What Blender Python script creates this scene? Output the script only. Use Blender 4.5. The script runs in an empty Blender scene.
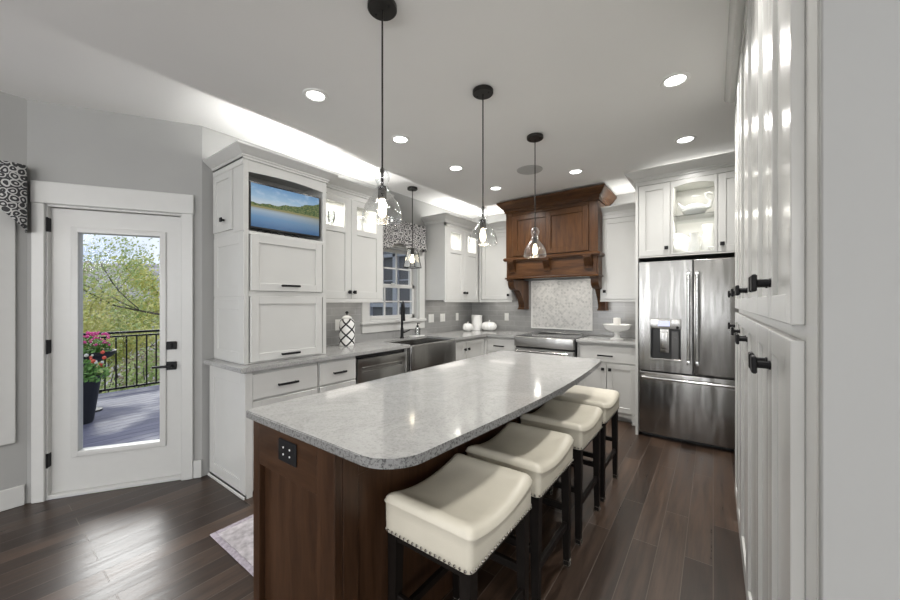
import bpy, bmesh, math, random
from mathutils import Vector, Matrix
from math import pi, sin, cos, radians, atan2, sqrt
random.seed(7)
sc = bpy.context.scene
COL = sc.collection

# ------------------------------------------------------------------ camera
cd = bpy.data.cameras.new('camera'); cam = bpy.data.objects.new('camera', cd); COL.objects.link(cam)
cam.location = (0, 0, 1.37)
cam.rotation_euler = (radians(90), 0, radians(36.3))
cd.sensor_width = 36; cd.lens = 358.3/900*36
cd.shift_y = 1.3/900
cd.clip_start = 0.02; cd.clip_end = 400
sc.camera = cam
# ------------------------------------------------------------------ view
sc.view_settings.view_transform = 'Standard'; sc.view_settings.look = 'None'
sc.view_settings.gamma = 1; sc.view_settings.use_curve_mapping = False
sc.view_settings.exposure = 0.0
try:
    sc.cycles.use_denoising = True
    sc.cycles.max_bounces = 10; sc.cycles.diffuse_bounces = 5; sc.cycles.glossy_bounces = 4
    sc.cycles.transparent_max_bounces = 16; sc.cycles.sample_clamp_indirect = 4.0
    sc.cycles.caustics_reflective = False; sc.cycles.caustics_refractive = False
except Exception: pass
# ------------------------------------------------------------------ world: bright overcast sky with pale blue breaks
wd = bpy.data.worlds.new('sky'); sc.world = wd; wd.use_nodes = True
nt = wd.node_tree; nt.nodes.clear()
wo = nt.nodes.new('ShaderNodeOutputWorld'); bg = nt.nodes.new('ShaderNodeBackground')
tc = nt.nodes.new('ShaderNodeTexCoord'); nz = nt.nodes.new('ShaderNodeTexNoise'); rp = nt.nodes.new('ShaderNodeValToRGB')
nz.inputs['Scale'].default_value = 5; nz.inputs['Detail'].default_value = 6
rp.color_ramp.elements[0].position = .4; rp.color_ramp.elements[0].color = (.50, .60, .80, 1)
rp.color_ramp.elements[1].position = .62; rp.color_ramp.elements[1].color = (.92, .95, 1, 1)
nt.links.new(tc.outputs['Generated'], nz.inputs['Vector']); nt.links.new(nz.outputs['Fac'], rp.inputs['Fac'])
nt.links.new(rp.outputs['Color'], bg.inputs['Color']); bg.inputs['Strength'].default_value = 1.25
nt.links.new(bg.outputs['Background'], wo.inputs['Surface'])

# ------------------------------------------------------------------ lights of the place and added fills
P_DOWN, P_PEND, P_WIN, P_STRIP = 8.0, 3.4, .36, 13.0
def area(name, loc, rot, sx, sy, power, color=(1, 1, 1), shape='RECTANGLE', spread=pi):
    l = bpy.data.lights.new(name, 'AREA'); l.shape = shape; l.size = sx; l.size_y = sy
    l.energy = power; l.color = color; l.spread = spread
    o = bpy.data.objects.new(name, l); COL.objects.link(o); o.location = loc; o.rotation_euler = rot
    return o
def point(name, loc, power, color, r=.03):
    l = bpy.data.lights.new(name, 'POINT'); l.energy = power; l.color = color; l.shadow_soft_size = r
    o = bpy.data.objects.new(name, l); COL.objects.link(o); o.location = loc
    return o
DAY = (.975, .985, 1.0)
# daylight coming in through the big windows of the room behind the camera
REARW = [(-3.05, 1.1), (-1.92, .36), (.12, .85), (1.75, 1.2), (3.2, 1.1)]
for wx, ww in REARW:
    area('daylight_rear', (wx, -4.42, 1.45), (radians(90), 0, 0), ww-.1, 1.9, 102*P_WIN*ww/1.1, DAY)
for wy in (-3.2, -1.4):
    area('daylight_side', (3.92, wy, 1.45), (radians(90), 0, radians(90)), 1.2, 1.9, 75*P_WIN, DAY)
# low soft sun added to make the floor glare inside the glazed door
sl = bpy.data.lights.new('sun', 'SUN'); sl.energy = 1.5; sl.angle = radians(22); sl.color = (1, .98, .95)
so = bpy.data.objects.new('sun', sl); COL.objects.link(so)
so.rotation_euler = Vector((-1.267, .31, .70)).to_track_quat('Z', 'Y').to_euler()
# added fill lamps without fixtures behind the camera, to lift the ceiling
for cx_, cy_ in ((-2.0, -1.9), (2.4, -1.9), (.4, -3.2)):
    point('rear_fill_lamp', (cx_, cy_, 2.0), 40, (1, .97, .93), .25)
LAMPS = [(-2.13, 1.39), (-2.13, 2.19), (-2.13, 3.00), (-2.12, 3.82), (-1.17, 3.83), (-.19, 3.62), (-.19, 2.61),
         (-.19, 1.2), (1.2, -1.5), (-1.4, -1.5), (-1.4, -3), (1.2, -3)]
LAMPW = [.3, .5, 1.3, 1.9, 1.6, 1.1, 1.6, 1.0]+[1.]*4
for (x, y), k in zip(LAMPS, LAMPW):
    area('downlight_lamp', (x, y, 2.728), (0, 0, 0), .13, .13, P_DOWN*k, (1, .975, .94), 'DISK', radians(150))

# ------------------------------------------------------------------ node material helpers
MATS = {}
def nmat(name):
    m = bpy.data.materials.new(name); m.use_nodes = True; MATS[name] = m
    b = m.node_tree.nodes['Principled BSDF']
    return m, m.node_tree, b
def simple(name, col, rough=.5, metal=0., coat=0., noise=0., nscale=20., bump=0., emis=None, estr=0., spec=None):
    m, t, b = nmat(name)
    b.inputs['Base Color'].default_value = (*col, 1); b.inputs['Roughness'].default_value = rough
    b.inputs['Metallic'].default_value = metal; b.inputs['Coat Weight'].default_value = coat
    if spec is not None: b.inputs['Specular IOR Level'].default_value = spec
    if emis: b.inputs['Emission Color'].default_value = (*emis, 1); b.inputs['Emission Strength'].default_value = estr
    c = t.nodes.new('ShaderNodeTexCoord'); n = t.nodes.new('ShaderNodeTexNoise')
    n.inputs['Scale'].default_value = nscale; n.inputs['Detail'].default_value = 4
    t.links.new(c.outputs['Object'], n.inputs['Vector'])
    if noise:
        r = t.nodes.new('ShaderNodeValToRGB'); e = r.color_ramp.elements
        e[0].position = .3; e[1].position = .7
        e[0].color = (*[max(0, x*(1-noise)) for x in col], 1); e[1].color = (*[min(1, x*(1+noise)) for x in col], 1)
        t.links.new(n.outputs['Fac'], r.inputs['Fac']); t.links.new(r.outputs['Color'], b.inputs['Base Color'])
    if bump:
        bp = t.nodes.new('ShaderNodeBump'); bp.inputs['Strength'].default_value = bump; bp.inputs['Distance'].default_value = .01
        t.links.new(n.outputs['Fac'], bp.inputs['Height']); t.links.new(bp.outputs['Normal'], b.inputs['Normal'])
    return m
def N(t, typ, **kw):
    n = t.nodes.new(typ)
    for k, v in kw.items():
        if k in n.inputs: n.inputs[k].default_value = v
        else: setattr(n, k, v)
    return n
def math_(t, op, a, b=None):
    n = t.nodes.new('ShaderNodeMath'); n.operation = op
    for i, v in enumerate((a, b)):
        if v is None: continue
        if isinstance(v, (int, float)): n.inputs[i].default_value = v
        else: t.links.new(v, n.inputs[i])
    return n.outputs[0]
def ramp(t, fac, stops, interp='LINEAR'):
    r = t.nodes.new('ShaderNodeValToRGB'); r.color_ramp.interpolation = interp
    el = r.color_ramp.elements
    while len(el) < len(stops): el.new(.5)
    for e, (p, c) in zip(el, stops): e.position = p; e.color = (*c, 1)
    t.links.new(fac, r.inputs['Fac']); return r.outputs['Color']
def mix(t, fac, a, b, typ='MIX'):
    n = t.nodes.new('ShaderNodeMix'); n.data_type = 'RGBA'; n.blend_type = typ
    for s, v in ((0, fac), (6, a), (7, b)):
        if isinstance(v, (int, float)): n.inputs[s].default_value = v
        elif isinstance(v, tuple): n.inputs[s].default_value = (*v, 1)
        else: t.links.new(v, n.inputs[s])
    return n.outputs[2]
def mapping(t, src='Object', scale=(1, 1, 1), rot=(0, 0, 0), loc=(0, 0, 0)):
    c = t.nodes.new('ShaderNodeTexCoord'); m = t.nodes.new('ShaderNodeMapping')
    m.inputs['Scale'].default_value = scale; m.inputs['Rotation'].default_value = rot; m.inputs['Location'].default_value = loc
    t.links.new(c.outputs[src], m.inputs['Vector']); return m.outputs['Vector']
def bump(t, b, h, strength, dist=.01):
    bp = N(t, 'ShaderNodeBump', Strength=strength, Distance=dist)
    t.links.new(h, bp.inputs['Height']); t.links.new(bp.outputs['Normal'], b.inputs['Normal'])

CABW = simple('cabinet_white', (.60, .60, .58), .25, noise=.015, nscale=6)
WALLM = simple('wall_grey_paint', (.34, .34, .33), .75, noise=.02, nscale=3, bump=.04)
CEILM = simple('ceiling_paint', (.80, .795, .78), .85, noise=.012, nscale=2)
TRIMM = simple('trim_white', (.56, .56, .545), .35, noise=.01)
BLACK = simple('matte_black', (.008, .008, .009), .5, spec=.25)
DARKM = simple('dark_void', (.01, .01, .01), .8)
CHROME = simple('chrome', (.75, .75, .74), .18, 1.)
NAIL = simple('nailhead_nickel', (.62, .60, .56), .25, 1.)
BRONZE = simple('dark_bronze', (.03, .028, .026), .4, .7)
CERAM = simple('white_ceramic', (.80, .80, .785), .2, coat=.4)
PLATE = simple('switch_plate_white', (.78, .78, .76), .3)
ESPR = simple('espresso_wood', (.007, .0052, .0042), .45, noise=.2, nscale=30, spec=.25)
PLAST = simple('black_plastic', (.015, .015, .016), .3)
GREYP = simple('grey_plastic', (.12, .12, .12), .4)
SHELFG = simple('cabinet_interior', (.80, .79, .76), .5)

def make_leather():
    m, t, b = nmat('cream_leather')
    v = mapping(t, scale=(1, 1, 1)); n = N(t, 'ShaderNodeTexNoise', Scale=5, Detail=4); t.links.new(v, n.inputs['Vector'])
    c = ramp(t, n.outputs['Fac'], [(.3, (.60, .565, .47)), (.7, (.67, .63, .53))]); t.links.new(c, b.inputs['Base Color'])
    b.inputs['Roughness'].default_value = .42
    n2 = N(t, 'ShaderNodeTexVoronoi', Scale=260); t.links.new(v, n2.inputs['Vector']); bump(t, b, n2.outputs['Distance'], .12, .002)
    return m
LEATHER = make_leather()
def make_steel(name, vert=True, rough=.24, col=(.47, .465, .45)):
    m, t, b = nmat(name)
    v = mapping(t, scale=(220, 220, 2.5) if vert else (2.5, 2.5, 220))
    n = N(t, 'ShaderNodeTexNoise', Scale=1., Detail=2); t.links.new(v, n.inputs['Vector'])
    v2 = mapping(t, scale=(5, 5, .9)); n2 = N(t, 'ShaderNodeTexNoise', Scale=1.2, Detail=2); t.links.new(v2, n2.inputs['Vector'])
    c = ramp(t, n.outputs['Fac'], [(.3, tuple(x*.94 for x in col)), (.7, tuple(x*1.05 for x in col))])
    t.links.new(c, b.inputs['Base Color']); b.inputs['Metallic'].default_value = 1.
    b.inputs['Roughness'].default_value = rough; bump(t, b, n2.outputs['Fac'], .42, .03)
    return m
STEEL = make_steel('stainless_steel', True, .25, (.40, .395, .38)); STEELH = make_steel('stainless_steel_brushed', False, .28)
def make_wood(name, c0, c1, c2, axis='z', rough=.35, sc_=1.):
    m, t, b = nmat(name)
    s = {'z': (9, 9, .9), 'x': (.9, 9, 9), 'y': (9, .9, 9)}[axis]
    v = mapping(t, scale=tuple(x*sc_ for x in s))
    n = N(t, 'ShaderNodeTexNoise', Scale=1.6, Detail=6, Roughness=.6, Distortion=.6); t.links.new(v, n.inputs['Vector'])
    n2 = N(t, 'ShaderNodeTexNoise', Scale=9, Detail=3); t.links.new(v, n2.inputs['Vector'])
    c = ramp(t, n.outputs['Fac'], [(.28, c0), (.5, c1), (.74, c2)])
    c = mix(t, .25, c, ramp(t, n2.outputs['Fac'], [(.35, c0), (.65, c2)]))
    t.links.new(c, b.inputs['Base Color']); b.inputs['Roughness'].default_value = rough; b.inputs['Specular IOR Level'].default_value = .3
    bump(t, b, n2.outputs['Fac'], .05, .004)
    return m
HOODW = make_wood('hood_cherry_vertical', (.026, .0095, .003), (.060, .0235, .0068), (.112, .048, .0145))
HOODX = make_wood('hood_cherry_horizontal', (.026, .0095, .003), (.060, .0235, .0068), (.112, .048, .0145), 'x')
ISLW = make_wood('island_walnut_vertical', (.022, .010, .005), (.045, .021, .010), (.072, .035, .018))
ISLX = make_wood('island_walnut_horizontal', (.022, .010, .005), (.045, .021, .010), (.072, .035, .018), 'x')
def make_granite(name, base=(.45, .45, .44), dark=(.32, .32, .315), speck=.22, rough=.11):
    m, t, b = nmat(name); v = mapping(t)
    n = N(t, 'ShaderNodeTexNoise', Scale=2.3, Detail=8, Roughness=.66, Distortion=1.6); t.links.new(v, n.inputs['Vector'])
    big = ramp(t, n.outputs['Fac'], [(.30, tuple(x*.88 for x in base)), (.46, base), (.52, tuple(x*.90 for x in base)), (.56, base), (.75, tuple(min(1, x*1.10) for x in base))])
    n3 = N(t, 'ShaderNodeTexNoise', Scale=110, Detail=5, Roughness=.7); t.links.new(v, n3.inputs['Vector'])
    sp = ramp(t, n3.outputs['Fac'], [(.40, dark), (.50, (1, 1, 1)), (.6, (1, 1, 1))])
    c = mix(t, speck, big, mix(t, 1., big, sp, 'MULTIPLY'))
    vo = N(t, 'ShaderNodeTexVoronoi', Scale=190); t.links.new(v, vo.inputs['Vector'])
    fl = ramp(t, vo.outputs['Color'], [(.0, (0, 0, 0)), (.12, (0, 0, 0)), (.16, (1, 1, 1))])
    c = mix(t, speck*.45, c, mix(t, 1., c, fl, 'MULTIPLY'))
    t.links.new(c, b.inputs['Base Color']); b.inputs['Roughness'].default_value = rough; b.inputs['Coat Weight'].default_value = .2
    return m
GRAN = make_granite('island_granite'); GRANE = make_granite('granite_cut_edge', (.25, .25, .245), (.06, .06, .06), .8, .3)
GRAN2 = make_granite('counter_granite', (.42, .42, .41), (.24, .24, .24), .4, .14)
def make_floor():
    m, t, b = nmat('dark_plank_floor')
    v = mapping(t, rot=(0, 0, radians(90)))
    br = N(t, 'ShaderNodeTexBrick', Scale=1.0); t.links.new(v, br.inputs['Vector'])
    br.inputs['Brick Width'].default_value = 1.15; br.inputs['Row Height'].default_value = .125
    br.inputs['Mortar Size'].default_value = .0024; br.inputs['Mortar Smooth'].default_value = .4
    br.offset = .37; br.offset_frequency = 2; br.squash = 1
    br.inputs['Color1'].default_value = (0, 0, 0, 1); br.inputs['Color2'].default_value = (1, 1, 1, 1); br.inputs['Mortar'].default_value = (.5, .5, .5, 1)
    plank = ramp(t, br.outputs['Color'], [(0, (.026, .0145, .0092)), (.5, (.047, .028, .018)), (1, (.070, .043, .029))])
    g = mapping(t, scale=(30, 2.2, 1)); n = N(t, 'ShaderNodeTexNoise', Scale=1., Detail=7, Roughness=.65, Distortion=.4); t.links.new(g, n.inputs['Vector'])
    gr = ramp(t, n.outputs['Fac'], [(.3, (.45, .45, .45)), (.5, (.95, .95, .95)), (.7, (1.5, 1.5, 1.5))])
    c = mix(t, 1., plank, gr, 'MULTIPLY')
    c = mix(t, br.outputs['Fac'], c, (.10, .075, .06))
    t.links.new(c, b.inputs['Base Color'])
    rr = ramp(t, n.outputs['Fac'], [(.3, (.27, .27, .27)), (.7, (.40, .40, .40))]); t.links.new(rr, b.inputs['Roughness'])
    h = math_(t, 'SUBTRACT', n.outputs['Fac'], math_(t, 'MULTIPLY', br.outputs['Fac'], 1.2))
    bump(t, b, h, .25, .003)
    return m
FLOORM = make_floor()
def make_tile(name, axis):
    m, t, b = nmat(name)
    c0 = t.nodes.new('ShaderNodeTexCoord'); sx = t.nodes.new('ShaderNodeSeparateXYZ'); cb = t.nodes.new('ShaderNodeCombineXYZ')
    t.links.new(c0.outputs['Object'], sx.inputs[0]); t.links.new(sx.outputs['Y' if axis == 'y' else 'X'], cb.inputs[0]); t.links.new(sx.outputs['Z'], cb.inputs[1])
    br = N(t, 'ShaderNodeTexBrick', Scale=1.); t.links.new(cb.outputs[0], br.inputs['Vector'])
    br.inputs['Brick Width'].default_value = .305; br.inputs['Row Height'].default_value = .0765
    br.inputs['Mortar Size'].default_value = .0016; br.inputs['Mortar Smooth'].default_value = .2
    br.inputs['Color1'].default_value = (.28, .28, .277, 1); br.inputs['Color2'].default_value = (.33, .33, .325, 1); br.inputs['Mortar'].default_value = (.46, .46, .455, 1)
    n = N(t, 'ShaderNodeTexNoise', Scale=9., Detail=3); t.links.new(cb.outputs[0], n.inputs['Vector'])
    t.links.new(mix(t, .15, br.outputs['Color'], ramp(t, n.outputs['Fac'], [(.3, (.2, .2, .2)), (.7, (.45, .45, .44))])), b.inputs['Base Color'])
    b.inputs['Roughness'].default_value = .13
    bump(t, b, math_(t, 'ADD', math_(t, 'MULTIPLY', br.outputs['Fac'], -1.), math_(t, 'MULTIPLY', n.outputs['Fac'], .35)), .5, .002)
    return m
TILEY = make_tile('grey_subway_tile_side', 'y'); TILEX = make_tile('grey_subway_tile_back', 'x')
def make_mosaic():
    m, t, b = nmat('marble_lantern_mosaic')
    c0 = t.nodes.new('ShaderNodeTexCoord'); sx = t.nodes.new('ShaderNodeSeparateXYZ')
    t.links.new(c0.outputs['Object'], sx.inputs[0])
    a = math_(t, 'MULTIPLY', math_(t, 'ADD', sx.outputs['X'], sx.outputs['Z']), 24.)
    c = math_(t, 'MULTIPLY', math_(t, 'SUBTRACT', sx.outputs['X'], sx.outputs['Z']), 24.)
    cb = t.nodes.new('ShaderNodeCombineXYZ'); t.links.new(math_(t, 'FLOOR', a), cb.inputs[0]); t.links.new(math_(t, 'FLOOR', c), cb.inputs[1])
    wn = t.nodes.new('ShaderNodeTexWhiteNoise'); t.links.new(cb.outputs[0], wn.inputs['Vector'])
    col = ramp(t, wn.outputs['Value'], [(0, (.46, .46, .45)), (.3, (.58, .58, .56)), (.7, (.70, .69, .67)), (1, (.74, .73, .70))])
    n = N(t, 'ShaderNodeTexNoise', Scale=30., Detail=5); t.links.new(c0.outputs['Object'], n.inputs['Vector'])
    col = mix(t, .3, col, ramp(t, n.outputs['Fac'], [(.3, (.45, .45, .44)), (.65, (.78, .77, .75))]))
    fa = math_(t, 'ABSOLUTE', math_(t, 'SUBTRACT', math_(t, 'FRACT', a), .5)); fc = math_(t, 'ABSOLUTE', math_(t, 'SUBTRACT', math_(t, 'FRACT', c), .5))
    g = math_(t, 'GREATER_THAN', math_(t, 'MAXIMUM', fa, fc), .455)
    col = mix(t, g, col, (.70, .69, .67))
    t.links.new(col, b.inputs['Base Color']); b.inputs['Roughness'].default_value = .25
    bump(t, b, math_(t, 'MULTIPLY', g, -1.), .4, .002)
    return m
MOSAIC = make_mosaic()
def thin_glass(name, tint=(.97, .98, .98), refl=1., seeds=False, body=0.):
    m, t, b = nmat(name); t.nodes.remove(b); out = t.nodes['Material Output']
    tr = N(t, 'ShaderNodeBsdfTransparent'); tr.inputs['Color'].default_value = (*tint, 1)
    gl = N(t, 'ShaderNodeBsdfGlossy', Roughness=.03); lw = N(t, 'ShaderNodeLayerWeight', Blend=.35)
    gl.inputs['Color'].default_value = (.9, .9, .9, 1)
    f = math_(t, 'ADD', math_(t, 'MULTIPLY', math_(t, 'POWER', lw.outputs['Facing'], 1.6) if seeds else lw.outputs['Fresnel'], .9*refl if seeds else refl), body)
    if seeds:
        v = mapping(t); vo = N(t, 'ShaderNodeTexVoronoi', Scale=75); t.links.new(v, vo.inputs['Vector'])
        n = N(t, 'ShaderNodeTexNoise', Scale=26., Detail=3); t.links.new(v, n.inputs['Vector'])
        dots = math_(t, 'LESS_THAN', vo.outputs['Distance'], .17)
        f = math_(t, 'ADD', f, math_(t, 'MULTIPLY', dots, .16))
        bp = N(t, 'ShaderNodeBump', Strength=.5, Distance=.01); t.links.new(n.outputs['Fac'], bp.inputs['Height'])
        t.links.new(bp.outputs['Normal'], gl.inputs['Normal'])
    f = math_(t, 'MINIMUM', f, .95)
    mx = t.nodes.new('ShaderNodeMixShader'); t.links.new(f, mx.inputs[0]); t.links.new(tr.outputs[0], mx.inputs[1]); t.links.new(gl.outputs[0], mx.inputs[2])
    t.links.new(mx.outputs[0], out.inputs['Surface'])
    return m
GLASS = thin_glass('window_glass', refl=.05); SEEDED = thin_glass('seeded_glass', seeds=True, body=.07); CABGL = thin_glass('cabinet_glass', refl=.35)
JARGL = thin_glass('bottle_glass', (.93, .95, .95), seeds=False, refl=1., body=.08)
def emit(name, col, s):
    return simple(name, (.8, .8, .8), .5, emis=col, estr=s)
LENS = emit('lamp_lens', (1, .985, .96), 9.); BULB = emit('glowing_bulb', (1, .86, .62), 7.); LEDM = emit('led_strip_glow', (1, .97, .93), 5.)
DISPM = emit('blue_display', (.25, .32, .75), .7)

def make_scroll(name, dark, light, s=13., w=.5):
    m, t, b = nmat(name)
    v = mapping(t, 'UV', scale=(s, s, s)); n = N(t, 'ShaderNodeTexNoise', Scale=.8, Detail=1.); t.links.new(v, n.inputs['Vector'])
    vo = N(t, 'ShaderNodeTexVoronoi', Scale=1., Randomness=.55); vo.feature = 'F1'
    vm = t.nodes.new('ShaderNodeVectorMath'); vm.operation = 'ADD'; t.links.new(v, vm.inputs[0])
    sc2 = t.nodes.new('ShaderNodeVectorMath'); sc2.operation = 'SCALE'; sc2.inputs['Scale'].default_value = .7
    t.links.new(n.outputs['Color'], sc2.inputs[0]); t.links.new(sc2.outputs[0], vm.inputs[1]); t.links.new(vm.outputs[0], vo.inputs['Vector'])
    s1 = math_(t, 'SINE', math_(t, 'MULTIPLY', vo.outputs['Distance'], 17.))
    k = math_(t, 'GREATER_THAN', s1, w)
    c = mix(t, k, dark, light); t.links.new(c, b.inputs['Base Color']); b.inputs['Roughness'].default_value = .85
    return m
VALM = make_scroll('scroll_print_fabric', (.035, .035, .038), (.46, .46, .45), 22., .3)
VALM2 = make_scroll('fine_scroll_print_fabric', (.07, .068, .07), (.50, .49, .48), 19., .0)
RUGM = simple('rug_weave', (.52, .49, .51), .95, noise=.28, nscale=28, bump=.4)
RUGB = simple('rug_border', (.42, .38, .43), .95, noise=.3, nscale=50, bump=.4)
def make_trellis():
    m, t, b = nmat('black_white_trellis')
    c0 = t.nodes.new('ShaderNodeTexCoord'); sx = t.nodes.new('ShaderNodeSeparateXYZ'); t.links.new(c0.outputs['UV'], sx.inputs[0])
    U = math_(t, 'MULTIPLY', sx.outputs['X'], 4.); V = math_(t, 'MULTIPLY', sx.outputs['Y'], 2.5)
    res = None
    for sgn in ('ADD', 'SUBTRACT'):
        f = math_(t, 'FRACT', math_(t, sgn, U, V)); d = math_(t, 'ABSOLUTE', math_(t, 'SUBTRACT', f, .5))
        l1 = math_(t, 'LESS_THAN', d, .10)
        res = l1 if res is None else math_(t, 'MAXIMUM', res, l1)
    c = mix(t, res, (.80, .80, .78), (.02, .02, .022)); t.links.new(c, b.inputs['Base Color']); b.inputs['Roughness'].default_value = .2
    return m
TRELLIS = make_trellis()
def make_tvpic():
    m, t, b = nmat('lake_picture')
    c0 = t.nodes.new('ShaderNodeTexCoord'); sx = t.nodes.new('ShaderNodeSeparateXYZ'); t.links.new(c0.outputs['UV'], sx.inputs[0])
    u, v = sx.outputs['X'], sx.outputs['Y']
    n = N(t, 'ShaderNodeTexNoise', Scale=7., Detail=5); t.links.new(c0.outputs['UV'], n.inputs['Vector'])
    nv = math_(t, 'MULTIPLY', math_(t, 'SUBTRACT', n.outputs['Fac'], .5), .14)
    n2 = N(t, 'ShaderNodeTexNoise', Scale=30., Detail=4); t.links.new(c0.outputs['UV'], n2.inputs['Vector'])
    sky = ramp(t, v, [(.5, (.56, .60, .62)), (.72, (.30, .44, .58)), (1., (.13, .27, .46))])
    cl = ramp(t, n.outputs['Fac'], [(.5, (0, 0, 0)), (.8, (.35, .35, .35))]); sky = mix(t, cl, sky, (.75, .80, .84))
    water = ramp(t, v, [(0, (.035, .10, .22)), (.25, (.12, .24, .40)), (.40, (.30, .38, .46)), (.47, (.26, .26, .20))])
    ridge = math_(t, 'ADD', math_(t, 'ADD', .56, math_(t, 'MULTIPLY', math_(t, 'POWER', u, 2.2), .30)), nv)
    hill = math_(t, 'LESS_THAN', v, ridge); hc = ramp(t, n2.outputs['Fac'], [(.35, (.03, .07, .03)), (.6, (.14, .17, .06)), (.75, (.28, .24, .12))])
    c = mix(t, hill, sky, hc); sh = math_(t, 'LESS_THAN', v, math_(t, 'ADD', .50, math_(t, 'MULTIPLY', nv, .15)))
    c = mix(t, sh, c, (.24, .22, .10)); wt = math_(t, 'LESS_THAN', v, .455); c = mix(t, wt, c, water)
    rf = math_(t, 'MULTIPLY', wt, math_(t, 'MINIMUM', math_(t, 'MULTIPLY', math_(t, 'POWER', u, 2.), math_(t, 'MULTIPLY', v, 2.)), 1.))
    c = mix(t, math_(t, 'MULTIPLY', rf, .7), c, (.22, .22, .16))
    t.links.new(c, b.inputs['Emission Color']); b.inputs['Emission Strength'].default_value = .95
    b.inputs['Base Color'].default_value = (.01, .01, .01, 1); b.inputs['Roughness'].default_value = .2
    return m
TVPIC = make_tvpic()
def make_deck():
    m, t, b = nmat('blue_grey_deck_boards')
    v = mapping(t, scale=(20, 1.2, 1)); n = N(t, 'ShaderNodeTexNoise', Scale=1., Detail=5); t.links.new(v, n.inputs['Vector'])
    v2 = mapping(t); n2 = N(t, 'ShaderNodeTexNoise', Scale=1.6, Detail=3); t.links.new(v2, n2.inputs['Vector'])
    c = ramp(t, n.outputs['Fac'], [(.3, (.105, .105, .16)), (.7, (.17, .17, .245))]); t.links.new(c, b.inputs['Base Color'])
    t.links.new(ramp(t, n2.outputs['Fac'], [(.42, (.5, .5, .5)), (.6, (.8, .8, .8))]), b.inputs['Roughness'])
    bump(t, b, n.outputs['Fac'], .2, .004); return m
DECKM = make_deck()
def leafmat(name, c0, c1, c2):
    m, t, b = nmat(name)
    v = mapping(t); n = N(t, 'ShaderNodeTexNoise', Scale=3.2, Detail=2); t.links.new(v, n.inputs['Vector'])
    wn = t.nodes.new('ShaderNodeTexNoise'); wn.inputs['Scale'].default_value = 25.; t.links.new(v, wn.inputs['Vector'])
    c = mix(t, .5, ramp(t, n.outputs['Fac'], [(.35, c0), (.5, c1), (.65, c2)]), ramp(t, wn.outputs['Fac'], [(.35, c0), (.65, c2)]))
    t.links.new(c, b.inputs['Base Color']); b.inputs['Roughness'].default_value = .6
    b.inputs['Transmission Weight'].default_value = 0
    return m
LEAFY = leafmat('yellow_green_leaves', (.50, .54, .16), (.74, .70, .24), (.88, .78, .34))
LEAFG = leafmat('green_leaves', (.22, .34, .09), (.44, .54, .18), (.68, .68, .32))
LEAFR = leafmat('russet_leaves', (.42, .30, .22), (.55, .42, .32), (.62, .54, .36))
LEAFP = leafmat('planter_leaves', (.08, .22, .04), (.16, .38, .08), (.30, .50, .14))
BARK = simple('bark', (.10, .085, .07), .9, noise=.3, nscale=12, bump=.4)
HILLM = simple('far_wooded_hill', (.36, .33, .34), .95, noise=.35, nscale=.35)
GRASS = simple('grass_slope', (.16, .25, .08), .95, noise=.4, nscale=1.5)
PINK = simple('pink_petals', (.80, .08, .32), .5, noise=.25, nscale=40); REDP = simple('coral_petals', (.80, .12, .07), .5, noise=.25, nscale=40)
WHITEP = simple('white_petals', (.75, .75, .68), .5)
SOIL = simple('soil', (.03, .022, .015), .95); POTM = simple('charcoal_planter', (.018, .020, .026), .45)
SLATE = simple('slate_blue_siding', (.17, .17, .18), .7, noise=.1); SLATEG = simple('porch_dark_glass', (.11, .11, .115), .6)
PORCHT = simple('porch_trim_grey', (.34, .35, .38), .6)
WAX = simple('candle_wax', (.82, .80, .76), .5)

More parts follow.
